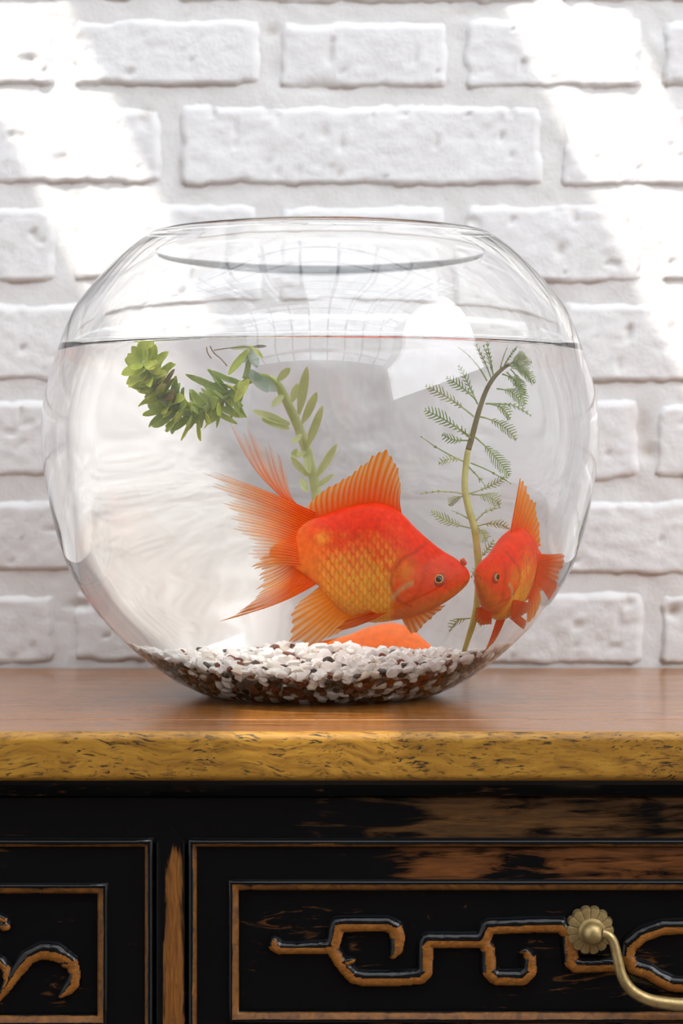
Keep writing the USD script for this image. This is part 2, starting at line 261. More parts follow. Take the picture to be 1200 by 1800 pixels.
def brick(x0, x1, z0, z1, seed, fine=True):
    st = .0019 if fine else .005
    m = .004
    nu, nv = max(8, int((x1-x0)/st)), max(8, int((z1-z0)/st))
    # denser towards the arrises
    u = np.linspace(0, 1, nu); v = np.linspace(0, 1, nv)
    U, V = np.meshgrid(x0 + (x1-x0)*u, z0 + (z1-z0)*v, indexing='ij')
    Q = np.stack([U, V, U*0 + seed*3.7], -1)
    wob = (meshkit.fbm(Q*55, 4, 9) - .5) * .0075 + (meshkit.fbm(Q*160, 3, 4) - .5) * .0035
    d = np.minimum(np.minimum(U-x0, x1-U), np.minimum(V-z0, z1-V))
    cr = .0045                                     # rounded corners of the face
    dx = np.minimum(U-x0, x1-U); dz = np.minimum(V-z0, z1-V)
    dc = np.where((dx < cr) & (dz < cr), cr - np.hypot(cr-dx, cr-dz), d)
    bot = np.clip(1-(V-z0)/.012, 0, 1)
    dd = dc - .0010 + wob*.8*(1-.45*bot)
    topk = np.clip(1-(z1-V)/.012, 0, 1)
    rgt = np.clip(1-(x1-U)/.012, 0, 1); lft = np.clip(1-(U-x0)/.010, 0, 1)
    t = np.clip(dd/(.0050-.0027*bot+.0075*topk+.0050*rgt-.0018*lft*(1-topk)), 0, 1); e0 = t*t*(3-2*t); fil = filled(U, V); e = np.maximum(e0, fil)
    hgt = .0023*e - .0014*(1-e)
    rel = (meshkit.fbm(Q*30, 4, 1) - .5)*.0020 + (meshkit.fbm(Q*np.array([120, 190, 1]), 4, 2) - .5)*.0016
    pit = np.clip(meshkit.noise(Q*150, 8)-.86, 0, 1)*.016
    wide = np.clip(d/.014, 0, 1); wide = wide*wide*(3-2*wide)
    Y = WALL_Y - hgt - e*rel*(1-fil*(1-.6*wide)) + e*pit*(1-.8*fil) + fil*(1-wide)*.0011 - fil*.0001
    cd_, cs_ = chips(U, V); Y = Y + cd_
    dirt = cs_*1.2 + np.exp(-((dd-.0006)/.0016)**2) * (.35 + .9*bot) + np.clip(pit*180, 0, .8)
    dirt = dirt*.8 + .16*np.clip((.10 - V)/.10, 0, 1) * 1.0
    dirt = dirt*(1-.9*fil)
    top = np.stack([U, Y, V], -1).reshape(-1, 3); f = grid_faces(nu, nv)
    back = np.stack([U, np.full_like(U, WALL_Y+.004), V], -1).reshape(-1, 3); n = nu*nv
    rim = np.r_[np.arange(nv), np.arange(1, nu)*nv+nv-1, (nu-1)*nv+np.arange(nv-2, -1, -1), np.arange(nu-2, 0, -1)*nv]
    c = np.array([[ (x0+x1)/2, WALL_Y+.004, (z0+z1)/2]])
    rb = back[rim]; k = len(rim)
    f2 = []
    for i in range(k):
        j = (i+1) % k
        f2 += [[rim[i], n+i, rim[j]], [rim[j], n+i, n+j], [n+i, n+k, n+j]]
    M = trimesh.Trimesh(np.vstack([top, rb, c]), np.vstack([f, f2]), process=False)
    if M.face_normals[:len(f), 1].mean() > 0: M.invert()
    # make the skirt agree
    M2 = trimesh.Trimesh(M.vertices, M.faces, process=False); trimesh.repair.fix_winding(M2)
    if M2.face_normals[:len(f), 1].mean() > 0: M2.invert()
    return M2, np.r_[dirt.ravel(), np.zeros(k+1)]
JOINTS = [-328, -160, 14, 166, 339, 508, 684, 856, 1022, 1180, 1352, 1524]      # mortar lines, in picture rows
heads = [-970, -628, -288, 116, 477, 802, 1150, 1494, 1836, 2180]
stretch = [-1050, -380, 300, 974, 1650, 2310]
sd = 0
for r in range(len(JOINTS)-1):
    ht = 9
    js = heads if r % 2 == 0 else stretch
    if r == 6: js = [-880, -540, 130, 800, 1142, 1494, 1836, 2180]
    for a, b in zip(js[:-1], js[1:]):
        sd += 1
        jit = lambda s: 3*math.sin(sd*s)
        x0, x1 = wx(a+9+jit(1.3)), wx(b-9+jit(2.1))
        z1, z0 = wz(JOINTS[r]+ht+jit(3.1)), wz(JOINTS[r+1]-ht+jit(1.7))
        if x1 < BX0+.02 or x0 > BX1-.02: continue
        x0, x1 = max(x0, BX0+.004), min(x1, BX1-.004)
        vis = b > -30 and a < 1230 and -30 < JOINTS[r+1] and JOINTS[r] < 1190
        M, dirt = brick(x0, x1, z0, z1, sd, vis)
        obj('brick', M, PAINT, wall, fl={'dirt': dirt})

# ------------------------------------------------------------------ the rest of the room (seen only in reflections and as light)
tag(obj('floor', box(-1.6, 1.6, -2.9, .30, -.85, -.80), PANELLING, smooth=False), 'dark wooden floor in front of the cabinet', kind='structure')
tag(obj('wall_left', box(-1.60, -1.5, -2.9, .20, -.80, 2.2), PLASTER, smooth=False), 'white plastered side wall to the left', kind='structure')
tag(obj('wall_right', cat([box(1.5, 1.6, -2.9, -2.77, -.80, 2.2), box(1.5, 1.6, -.43, .20, -.80, 2.2), box(1.5, 1.6, -2.77, -.43, -.80, .90), box(1.5, 1.6, -2.77, -.43, 2.02, 2.2)]), PLASTER, smooth=False),
    'white plastered side wall to the right with a window', kind='structure')
tag(obj('wall_front', box(-1.6, 1.6, -3.0, -2.9, -.80, 2.2), PANELLING, smooth=False), 'dark panelled wall opposite the brick wall', kind='structure')
wn = thing('window_1', 'white framed window in the right-hand wall', kind='structure')
obj('frame', cat([box(1.49, 1.53, -2.77, -2.74, .90, 2.02), box(1.49, 1.53, -.46, -.43, .90, 2.02), box(1.49, 1.53, -2.74, -.46, .90, .93), box(1.49, 1.53, -2.74, -.46, 1.99, 2.02)]), PLASTER, wn, smooth=False)
sk = thing('ceiling', 'white boards of a skylight letting two bands of sun through', kind='structure')
ZB = 1.60; PER = .348
def band_edges():
    sh = -SUN[0]/SUN[2]*ZB                          # how far the beam drifts between the boards and the table
    return [(-.060 + k*PER - sh, .024 + k*PER - sh) for k in range(0, 2)]
be = band_edges()
edges = [-1.10] + [e for b in be for e in b] + [-.15]
for a, b in zip(edges[0::2], edges[1::2]):
    obj('board', box(a, b, -1.02, -.36, ZB, ZB+.02), PLASTER, sk, smooth=False)
obj('cross_board', box(-1.10, -.15, -1.32, -1.02, ZB, ZB+.02), PLASTER, sk, smooth=False)

for x in np.arange(-1.28, 1.5, .36):
    obj('glazing_bar', box(x-.014, x+.014, -2.9, .19, 2.2, 2.23), PLASTER, sk, smooth=False)
for y in np.arange(-2.64, .1, .66):
    obj('glazing_bar', box(-1.6, 1.6, y-.014, y+.014, 2.2, 2.225), PLASTER, sk, smooth=False)

# ------------------------------------------------------------------ the cabinet
TY = -.190                                          # front of the table-top lip
CY = -.176                                          # cabinet face under it
CS = (CY - EYE_Y) / FPX
cxp = lambda px: (px - 600) * CS
czp = lambda py: EYE_Z - (py - HORIZON) * CS
LS = (TY - EYE_Y) / FPX
lzp = lambda py: EYE_Z - (py - HORIZON) * LS
CX0, CX1 = -.56, .575
cab = thing('cabinet', 'antique black lacquered cabinet rubbed through to golden wood, with carved drawers and a brass handle', 'cabinet')
GY = -.1325                                          # joint between the top panel and its front board
obj('tabletop', cat([prism_x([(GY+.0003, -.020), (.1885, -.020), (.1885, 0.0), (GY+.0012, 0.0), (GY+.0003, -.0010)], CX0, CX1)]), TOPWOOD, cab, smooth=False)
def arc(cy, cz, r, a0, a1, n=7): return [(cy + r*math.cos(math.radians(a)), cz + r*math.sin(math.radians(a))) for a in np.linspace(a0, a1, n)]
zl = lzp(1374)
prof = [(GY-.0006, -.020), (GY-.0006, -.0014), (GY-.0020, 0.0), (TY+.0050, 0.0), (TY+.0050, -.020)]
obj('edge_strip', prism_x(prof, CX0, CX1), TOPWOOD, cab, smooth=20)
prof = [(TY+.0049, -.021), (TY+.0049, 0.0)] + arc(TY+.0042, -.0042, .0042, 90, 180) + arc(TY+.0035, zl+.0035, .0035, 180, 262, 5) + [(TY+.0140, zl-.0006), (TY+.0140, -.0205)]
obj('front_board', prism_x(prof, CX0, CX1), LIPWOOD, cab, smooth=30)
# dark cove under the lip
zc = czp(1398)
prof = [(CY+.012, zl-.0002), (TY+.0045, zl+.0001), (TY+.0055, zl-.0022), (CY-.0035, zc+.0008), (CY-.0025, zc), (CY+.012, zc)]
obj('cove', prism_x(prof, CX0+.004, CX1-.004), LAC, cab, smooth=20)
# frieze rail
zf0, zf1 = czp(1472), zc
prof = [(CY+.015, zf0-.003), (CY, zf0-.003), (CY, zf1-.0012), (CY+.0012, zf1), (CY+.015, zf1)]
obj('frieze_rail', prism_x(prof, CX0+.008, CX1-.008), LAC_RAIL, cab, smooth=20)
ZBOT = czp(1850)
obj('carcass', cat([box(CX0+.008, CX1-.008, CY+.013, .170, ZBOT-.02, -.0205), box(CX0+.008, CX1-.008, CY+.0005, CY+.02, ZBOT-.02, ZBOT)]), LAC, cab, smooth=False)
for lx in (CX0+.012, CX1-.057):
    for ly in (CY+.0005, .12):
        obj('leg', prism_x([(ly, -.80), (ly+.045, -.80), (ly+.045, ZBOT-.019), (ly, ZBOT-.019)], lx, lx+.045), LAC, cab, smooth=False)

def sweep_frame(path, prof, closed=False):
    """mitred moulding along a path in (x, z); the profile is (across, out) with out towards the viewer, across to the left of travel"""
    p = np.asarray(path, float); n = len(p); k = len(prof); v = []; w = []
    for i in range(n):
        a = p[i]-p[i-1] if (i > 0 or closed) else p[1]-p[0]
        b = p[(i+1) % n]-p[i] if (i < n-1 or closed) else a
        a = a/np.linalg.norm(a); b = b/np.linalg.norm(b)
        na, nb = np.array([-a[1], a[0]]), np.array([-b[1], b[0]])
        m = na+nb; m /= np.linalg.norm(m); m /= max(.3, m @ na)
        for c, o, ww in prof:
            v.append([p[i, 0]+m[0]*c, CY-o, p[i, 1]+m[1]*c]); w.append(ww)
    f = []
    for i in range(n if closed else n-1):
        j = (i+1) % n
        for q in range(k-1):
            f += [[i*k+q, j*k+q, j*k+q+1], [i*k+q, j*k+q+1, i*k+q+1]]
    M = trimesh.Trimesh(np.array(v), f, process=False)
    return M, np.array(w)
def fix_front(M):
    if (M.face_normals[:, 1]*M.area_faces).sum() > 0: M.invert()
    return M
def densify(pts, step=.006, closed=False):
    p = np.asarray(pts, float); out = []
    for i in range(len(p) if closed else len(p)-1):
        a, b = p[i], p[(i+1) % len(p)]; n = max(1, int(np.linalg.norm(b-a)/step))
        out += [a+(b-a)*t for t in np.arange(n)/n]
    if not closed: out.append(p[-1])
    return np.array(out)
mmw = .001
# bead profile: rises at the outer side, rounded top, wood showing on the inner slope
BEAD = [(-.0024, -.002, -.2), (-.0022, .0006, -.1), (-.0016, .0022, -.05), (-.0006, .0030, .0), (.0004, .0028, .30), (.0012, .0020, .56), (.0019, .0008, .56), (.0022, -.002, .1)]
def flip(pr): return [(-c, o, w) for c, o, w in pr][::-1]
SX = lambda px: cxp(px)
RD0, RD1 = 338, 2062                                # right drawer opening (picture columns at the cabinet face)
LD0, LD1 = -1462, 262
ZT = 1481
for a, b in ((LD0, LD1), (RD0, RD1)):
    path = densify([(cxp(b), czp(1845)), (cxp(b), czp(ZT)), (cxp(a), czp(ZT)), (cxp(a), czp(1845))])
    M, w = sweep_frame(path, BEAD)
    obj('opening_bead', fix_front(M), LAC_BEAD, cab, smooth=True, fl={'wear': w})
# posts between the drawers, with a pointed head running up into the rail
for c, nm in ((300, 0), (-1500, 0), (2100, 0)):
    hw = 27
    poly = [(c-hw, 1850), (c-hw, 1484), (c-3, 1444), (c, 1444), (c+hw, 1484), (c+hw, 1850)]
    nu, nv = 28, 90
    us = np.linspace(-1, 1, nu); vs = np.linspace(0, 1, nv)
    vv, fl = [], []
    for u in us:
        topz = 1444 + abs(u)*40
        for t in vs:
            py = topz + (1850-topz)*t**1.6
            o = .0026 - .0010*abs(u)**1.5 - (.003 if abs(u) > .999 else 0) - (.0022 if t == 0 else 0)
            vv.append([cxp(c+u*hw), CY-o, czp(py)])
            wear = .52*math.exp(-((u-.22)/.66)**2)*min(1, max(0, (py-1462)/90)) - .16*(u < -.55)
            fl.append(wear)
    M = trimesh.Trimesh(np.array(vv), grid_faces(nu, nv), process=False)
    obj('post', fix_front(M), LAC_POST, cab, smooth=True, fl={'wear': np.array(fl)})

def ridge(strokes, base_o, height, name, parent, material, step=.00045, mirror=None, leaf=False):
    """carved relief: a rounded ridge along each stroke [(px, py, halfwidth px), ...]; wood shows on the lower/right flank"""
    from scipy.spatial import cKDTree
    S, Wd, Tn = [], [], []
    for st in strokes:
        st = np.asarray(st, float)
        p = np.c_[cxp(st[:, 0]), czp(st[:, 1])]; w = st[:, 2]*CS
        s = np.r_[0, np.cumsum(np.linalg.norm(np.diff(p, axis=0), axis=1))]; n = max(3, int(s[-1]/.0003))
        u = np.linspace(0, s[-1], n)
        S.append(np.c_[np.interp(u, s, p[:, 0]), np.interp(u, s, p[:, 1])]); Wd.append(np.interp(u, s, w))
    S = np.vstack(S); Wd = np.concatenate(Wd)
    if mirror is not None:
        S = np.vstack([S, np.c_[2*cxp(mirror)-S[:, 0], S[:, 1]]]); Wd = np.r_[Wd, Wd]
    lo, hi = S.min(0)-.008, S.max(0)+.008
    nx_, nz_ = int((hi[0]-lo[0])/step), int((hi[1]-lo[1])/step)
    X, Z = np.meshgrid(np.linspace(lo[0], hi[0], nx_), np.linspace(lo[1], hi[1], nz_), indexing='ij')
    tr = cKDTree(S); q = np.c_[X.ravel(), Z.ravel()]
    dist, idx = tr.query(q, k=12)
    rel = dist/Wd[idx]; j = rel.argmin(1); rr = rel[np.arange(len(q)), j]; near = S[idx[np.arange(len(q)), j]]
    off = (q-near)/Wd[idx[np.arange(len(q)), j]][:, None]
    H = height*np.clip(1-rr, -.8, 1)
    H = np.where(rr < 1, height*np.sqrt(np.clip(1-(rr**2.4), 0, 1)), -height*np.clip((rr-1)*6, 0, .8))
    H += (meshkit.fbm(np.c_[q*300, q[:, :1]*0], 3, 2)-.5)*.0006
    low = off @ np.array([.30, -.95])
    wear = np.where((low > -.12) & (low < .72) & (rr < .8), .42, -.1) - .3*(low < -.3)
    if leaf: wear = np.where(rr < .72, .36, -.15)
    V = np.stack([q[:, 0], CY-base_o-H, q[:, 1]], -1)
    f = grid_faces(nx_, nz_); keep = (H[f] > -height*.7).any(1)
    f = f[keep]; usedv = np.unique(f); remap = np.full(len(V), -1); remap[usedv] = np.arange(len(usedv))
    M = trimesh.Trimesh(V[usedv], remap[f], process=False)
    return obj(name, fix_front(M), material, parent, smooth=True, fl={'wear': wear[usedv]})
CARVE = lacquer('rubbed_lacquer_carving', -.26, attr=True, stretch=(90, 200, 200), wood_c=((.12, .040, .005), (.30, .11, .014)))
FRAME_P = [(-.0028, -.001, -.3), (-.0024, .0014, -.25), (-.0014, .0021, -.1), (-.0004, .0020, .44), (.0012, .0009, .56), (.0022, .0006, .44), (.0026, -.0022, -.1)]
# ---- right drawer
drw = obj('drawer', plate_xz(sg.Polygon([(cxp(RD0+7), czp(1845)), (cxp(RD0+7), czp(ZT+9)), (cxp(RD1-7), czp(ZT+9)), (cxp(RD1-7), czp(1845))]).difference(
          sg.box(cxp(420), czp(1786), cxp(1980), czp(1560))), CY+.0004, CY+.012), LAC_FACE, cab, smooth=False, label='wide black drawer with carved key fret and brass handle')
obj('panel', box(cxp(415), cxp(1985), CY+.0030, CY+.008, czp(1790), czp(1556)), LAC, drw, smooth=False)
M, w = sweep_frame(densify([(cxp(411), czp(1788)), (cxp(411), czp(1556)), (cxp(1989), czp(1556)), (cxp(1989), czp(1788))], closed=True), flip(FRAME_P), closed=True)
obj('panel_moulding', fix_front(M), LAC_BEAD, drw, smooth=True, fl={'wear': w})
hw = 16.5
fret = [
    [(481, 1652, 9), (484, 1662, 15), (492, 1667, 14), (520, 1667, 13), (570, 1666, 15), (584, 1664, 15)],
    [(584, 1666, 15), (590, 1640, hw), (593, 1626, hw), (640, 1625, hw), (680, 1625, hw), (694, 1632, hw), (699, 1648, hw), (697, 1668, 14), (690, 1680, 8)],
    [(584, 1668, 15), (598, 1692, 14), (621, 1717, 16), (640, 1721, hw), (700, 1721, hw), (738, 1718, hw), (748, 1708, 16), (748, 1660, hw), (752, 1654, hw), (846, 1654, hw), (852, 1646, hw), (858, 1630, hw), (940, 1627, hw), (985, 1627, hw), (1000, 1640, hw), (1004, 1690, hw), (1012, 1697, hw), (1084, 1697, 15)],
    [(610, 1690, 10), (618, 1688, 8)],
    [(850, 1655, 15), (858, 1670, 15), (860, 1708, 16), (872, 1719, hw), (918, 1720, hw), (931, 1708, 15), (932, 1684, 13), (924, 1672, 9), (915, 1672, 5)],
    [(1202, 1630, hw), (1165, 1631, hw), (1128, 1644, hw), (1106, 1663, hw), (1103, 1680, 15), (1114, 1700, hw), (1140, 1708, hw), (1158, 1720, hw), (1180, 1730, hw), (1202, 1732, hw)],
]
ridge(fret, -.0030, .0048, 'fret_carving', drw, CARVE, mirror=1200)
# ---- left drawer
drl = obj('drawer', plate_xz(sg.Polygon([(cxp(LD0+7), czp(1845)), (cxp(LD0+7), czp(ZT+9)), (cxp(LD1-7), czp(ZT+9)), (cxp(LD1-7), czp(1845))]).difference(
          sg.box(cxp(-1375), czp(1788), cxp(171), czp(1570))), CY+.0004, CY+.012), LAC, cab, smooth=False, label='black drawer at the left with carved leaf scroll')
obj('panel', box(cxp(-1380), cxp(176), CY+.0030, CY+.008, czp(1793), czp(1565)), LAC, drl, smooth=False)
M, w = sweep_frame(densify([(cxp(-1384), czp(1794)), (cxp(-1384), czp(1562)), (cxp(180), czp(1562)), (cxp(180), czp(1794))], closed=True), flip(FRAME_P), closed=True)
obj('panel_moulding', fix_front(M), LAC_BEAD, drl, smooth=True, fl={'wear': w})
scroll = [
    [(-8, 1762, 6), (10, 1738, 11), (30, 1707, 15), (50, 1683, 17), (75, 1672, 18), (98, 1675, 19), (115, 1684, 16)],
    [(112, 1680, 14), (126, 1690, 14), (131, 1710, 13), (128, 1728, 15), (118, 1740, 13), (107, 1750, 6)],
    [(115, 1694, 10), (118, 1695, 10)],
    [(-20, 1690, 14), (0, 1690, 12), (10, 1700, 10), (12, 1722, 9), (4, 1745, 9), (-10, 1757, 9)],
    [(7, 1626, 12), (9, 1628, 12)], [(-30, 1610, 10), (-10, 1608, 10), (7, 1616, 9)],
    [(-8, 1762, 6), (-40, 1720, 14), (-90, 1690, 16), (-140, 1720, 14)],
]
ridge(scroll, -.0030, .0048, 'leaf_carving', drl, CARVE)
# ---- brass handle of the right drawer
RO = .0010
def rosette(px, py, name_l=None):
    nr, na = 16, 224
    c = np.array([cxp(px), czp(py)]); V = []; NP = 14
    for i in range(nr):
        for a in np.linspace(0, 2*np.pi, na, endpoint=False):
            lob = abs(math.cos(a*NP/2+.2))**.55
            R = (38.5+5.0*lob)*CS; t = i/(nr-1); r = R*t
            dome = .0009*(1-t**2)+.0012
            groove = .00035*math.exp(-(math.cos(a*NP/2+.2)/.13)**2)*(t > .42)
            o = RO + dome - groove if i < nr-1 else RO-.0022
            V.append([c[0]+r*math.cos(a), CY-o, c[1]+r*math.sin(a)])
    return fix_front(trimesh.Trimesh(np.array(V), [[x, y, z] for x, y, z in np.array(grid_faces(na, nr, True))] if False else ring_faces(nr, na), process=False))
def ring_faces(nr, na):
    f = []
    for i in range(nr-1):
        for j in range(na):
            k = (j+1) % na
            f += [[i*na+j, i*na+k, (i+1)*na+k], [i*na+j, (i+1)*na+k, (i+1)*na+j]]
    return f
def lathe_y(prof, c, n=48):
    """profile (r, out), turned about the axis that points at the viewer"""
    V = []
    for r, o in prof:
        for a in np.linspace(0, 2*np.pi, n, endpoint=False): V.append([c[0]+r*math.cos(a), CY-o, c[1]+r*math.sin(a)])
    return fix_front(trimesh.Trimesh(np.array(V), ring_faces(len(prof), n), process=False))
for px in (1036, 1364):
    obj('handle_rosette', rosette(px, 1635), BRASS, drw, smooth=35)
    R = 20.5*CS
    pr = [(R*1.16, RO+.0014), (R*1.16, RO+.0028), (R*1.02, RO+.0036), (R*.94, RO+.0042)] + [(R*math.cos(t), RO+.0050+R*1.0*math.sin(t)) for t in np.linspace(.15, math.pi/2, 10)]
    obj('handle_stud', lathe_y(pr, (cxp(px+3), czp(1636))), BRASS, drw, smooth=40)
half = [(1055, 1634, .0085), (1064, 1637, .0088), (1073, 1648, .0090), (1080, 1675, .0095), (1087, 1705, .0100), (1100, 1727, .0104), (1122, 1743, .0106), (1150, 1752, .0106), (1200, 1757, .0106)]
bail = half + [(2400-x, y, o) for x, y, o in half[::-1][1:]]
bp = curve([(cxp(x), CY-o, czp(y)) for x, y, o in bail], 90)
rad = np.interp(np.linspace(0, 1, 90), [0, .05, .3, .5, .7, .95, 1], np.array([8, 8.5, 10.2, 12, 10.2, 8.5, 8])*CS)
obj('handle_bail', tube(bp, rad, 16), BRASS, drw, smooth=40)

# ------------------------------------------------------------------ the bowl and its water
BCX = -.0114
OUT = np.array([[93.6,253.6],[102.5,246.7],[109.2,240.4],[120.1,228.0],[126.8,219.3],[132.2,211.0],[137.4,198.8],[142.5,182.6],[146.4,169.0],[148.9,157.0],[150.0,144.0],[149.4,129.4],[146.6,110.2],[143.4,94.0],[139.7,80.9],[134.6,67.5],[129.3,58.0],[121.4,46.6],[111.6,35.5],[100.6,25.0],[87.8,14.6],[78.0,8.0],[66.0,2.2]])/1000
OUT[:, 1] = np.where(OUT[:, 1] > .17, .17+(OUT[:, 1]-.17)*.925, OUT[:, 1])
s_ = np.r_[0, np.cumsum(np.linalg.norm(np.diff(OUT, axis=0), axis=1))]
from scipy.interpolate import make_smoothing_spline
uu = np.linspace(0, s_[-1], 110)
sp = [make_smoothing_spline(s_, OUT[:, k], lam=2e-9) for k in (0, 1)]
OP = np.c_[sp[0](uu), sp[1](uu)]
tan = np.gradient(OP, axis=0); tan /= np.linalg.norm(tan, axis=1, keepdims=True)
nrm = np.c_[-tan[:, 1], tan[:, 0]]; nrm *= np.sign(nrm[:, :1] + 1e-9)                     # outward
tk = np.interp(uu/uu[-1], [0, .06, .25, .7, 1], [.0062, .0058, .0046, .0046, .0070])
IP = OP - nrm*tk[:, None]
bot_o = [(.058, .0004), (.050, 0.0), (.044, .0006), (.030, .0016), (.0, .0020)]
bot_i = [(.052, .0072), (.040, .0074), (.020, .0076), (.0, .0076)]
ip_ok = IP[(IP[:, 1] > .0085)]
INNER = np.vstack([ip_ok, bot_i]); OUTER = np.vstack([OP, bot_o])
WATER_Z = .1824
def revolve(prof, n=192, up=True):
    V, f = [], []
    prof = np.asarray(prof); a = np.linspace(0, 2*np.pi, n, endpoint=False)
    ring = prof[:, 0] > 1e-7
    idx = []
    for (r, z), on in zip(prof, ring):
        if on:
            idx.append(np.arange(len(V), len(V)+n)); V += [[BCX+r*math.cos(t), r*math.sin(t), z] for t in a]
        else:
            idx.append(np.full(n, len(V))); V.append([BCX, 0, z])
    for i in range(len(prof)-1):
        A, B = idx[i], idx[i+1]
        for j in range(n):
            k = (j+1) % n
            if ring[i]: f.append([A[j], B[j], A[k]] if ring[i+1] else [A[j], B[0], A[k]])
            if ring[i+1]: f.append([A[k], B[j], B[k]] if ring[i] else [A[0], B[j], B[k]])
    return trimesh.Trimesh(np.array(V), f, process=False)
bowl = thing('fish_bowl', 'large round clear glass fish bowl standing on the table', 'fish bowl')
# rim: a rounded, fire-polished edge joining the outer and inner skins
o0, i0 = OP[0], IP[0]; mid = (o0+i0)/2; rr_ = np.linalg.norm(o0-i0)/2; e1 = (i0-o0)/np.linalg.norm(i0-o0); e2 = -tan[0]
rim = [mid - e1*rr_*math.cos(t) + e2*rr_*.45*math.sin(t) for t in np.linspace(0, math.pi, 9)][1:-1]
iw = INNER[INNER[:, 1] > WATER_Z]
rw = np.interp(WATER_Z, INNER[::-1, 1], INNER[::-1, 0])
dry = np.vstack([iw[iw[:, 1] > WATER_Z+.0022], [rw-.0, WATER_Z+.0016]])                # down to the meniscus
shell = revolve(np.vstack([dry[::-1], rim[::-1], OUTER]))
def outward(M):                                        # normals away from the glass: test on the outermost ring
    i = np.argmax(np.hypot(M.triangles_center[:, 0]-BCX, M.triangles_center[:, 1])); c = M.triangles_center[i]
    if np.dot(M.face_normals[i][:2], [c[0]-BCX, c[1]]) < 0: M.invert()
    return M
obj('bowl_shell', outward(shell), GLASS, bowl, smooth=40)
wat = thing('water', 'clear still water filling the fish bowl to three quarters', 'water', kind='stuff')
wet = INNER[INNER[:, 1] < WATER_Z+.0016]
obj('water_body', outward(revolve(np.vstack([[rw, WATER_Z+.0016], wet]))), WET, wat, smooth=40)
top = revolve([(rw, WATER_Z+.0016), (rw-.0008, WATER_Z+.0008), (rw-.002, WATER_Z+.0003), (rw-.004, WATER_Z+.00005), (rw-.007, WATER_Z), (rw*.6, WATER_Z), (rw*.3, WATER_Z), (0, WATER_Z)])
if top.face_normals[:, 2].mean() < 0: top.invert()
obj('water_surface', top, WATER, wat, smooth=40)
def r_in(z): return np.interp(z, INNER[::-1, 1], INNER[::-1, 0])

# ------------------------------------------------------------------ gravel
def gravel_top(x, y):
    xx = (x-BCX)
    front = np.clip((y+.100)/.100, 0, 1); sm = front*front*(3-2*front)
    z = .019 + .034*sm - .012*(xx/.09)**2*sm - np.clip((y-.01)/.08, 0, 1)*.010
    return z + .0022*(meshkit.noise(np.stack([np.asarray(x)*60, np.asarray(y)*60, np.asarray(x)*0], -1), 3)-.5)
def pebble(seed, n=26):
    rg = np.random.default_rng(seed)
    p = rg.normal(size=(n, 3)); p /= np.linalg.norm(p, axis=1, keepdims=True)
    p *= np.array([1.0, .82, .66])*rg.uniform(.82, 1.12, (n, 1))
    h = ConvexHull(p); M = trimesh.Trimesh(p, h.simplices, process=True); trimesh.repair.fix_normals(M)
    return M
SHAPES = [pebble(100+i) for i in range(8)]
def euler(rg):
    return trimesh.transformations.random_rotation_matrix(rg.random(3))[:3, :3]
cand = []
sp_ = .0051
rg = np.random.default_rng(5)
for layer in range(9):
    for i in range(-26, 27):
        for j in range(-24, 25):
            x = BCX + (i + .5*(j % 2) + .31*layer)*sp_ + rg.uniform(-.0012, .0012); y = (j*.87 + .4*layer)*sp_ + rg.uniform(-.0012, .0012)
            rad_xy = math.hypot(x-BCX, y)
            if rad_xy > .112: continue
            zt = float(gravel_top(np.array(x), np.array(y)))
            z = zt - .0022 - layer*.0039 + rg.uniform(-.0012, .0012)
            s = float(np.clip(rg.normal(.0033, .0005), .0021, .0046))
            if z < .0078+s*.75: continue
            lim = float(r_in(z-s*.4)) - s*.95
            if rad_xy > lim: continue
            near_glass = (rad_xy > lim-.0075) or z < .0078+.008
            if layer > 1 and not near_glass: continue
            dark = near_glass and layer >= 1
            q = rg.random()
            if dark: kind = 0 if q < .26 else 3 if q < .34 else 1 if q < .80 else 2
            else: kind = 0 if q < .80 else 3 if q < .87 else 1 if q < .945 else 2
            if kind in (1, 2): s *= .82
            cand.append((x, y, z, s, kind, layer, int(rg.integers(8)), rg.integers(1 << 30)))
order = sorted(range(len(cand)), key=lambda i: (cand[i][5] > 0, cand[i][1] + 6*max(0, cand[i][1]-.012)))
first, rest = order[:297], order[297:]
KIND = {0: ('white_pebble', ST_W, 'small white quartz pebble in the gravel bed of the bowl', 'white pebbles of the gravel bed'),
        1: ('brown_pebble', ST_R, 'small reddish brown stone chip among the white gravel', 'red-brown stone chips of the gravel bed'),
        2: ('black_pebble', ST_K, 'small blackish stone chip among the white gravel', 'black stone chips of the gravel bed'),
        3: ('cream_pebble', ST_P, 'small cream tinted pebble among the white gravel', 'cream pebbles of the gravel bed')}
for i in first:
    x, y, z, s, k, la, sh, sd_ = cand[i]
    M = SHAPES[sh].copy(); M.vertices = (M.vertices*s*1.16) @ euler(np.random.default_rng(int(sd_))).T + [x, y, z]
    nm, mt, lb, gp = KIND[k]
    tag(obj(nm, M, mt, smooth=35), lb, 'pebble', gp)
pi = UsdGeom.PointInstancer.Define(stage, '/World/gravel')
tag(pi.GetPrim(), 'deeper bed of mixed white, brown and black gravel at the bottom of the bowl', 'gravel', kind='stuff')
protos = []
for k in range(4):
    for sh in range(4):
        p = obj(f'pebble', SHAPES[sh], KIND[k][1], pi.GetPrim(), smooth=35); protos.append(p.GetPath())
pi.CreatePrototypesRel().SetTargets(protos)
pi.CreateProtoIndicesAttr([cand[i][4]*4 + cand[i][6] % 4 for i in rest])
pi.CreatePositionsAttr([Gf.Vec3f(*cand[i][:3]) for i in rest])
pi.CreateScalesAttr([Gf.Vec3f(cand[i][3]*1.16) for i in rest])
qs = []
for i in rest:
    q = np.random.default_rng(int(cand[i][7])).normal(size=4); q /= np.linalg.norm(q); qs.append(Gf.Quath(*map(float, q)))
pi.CreateOrientationsAttr(qs)

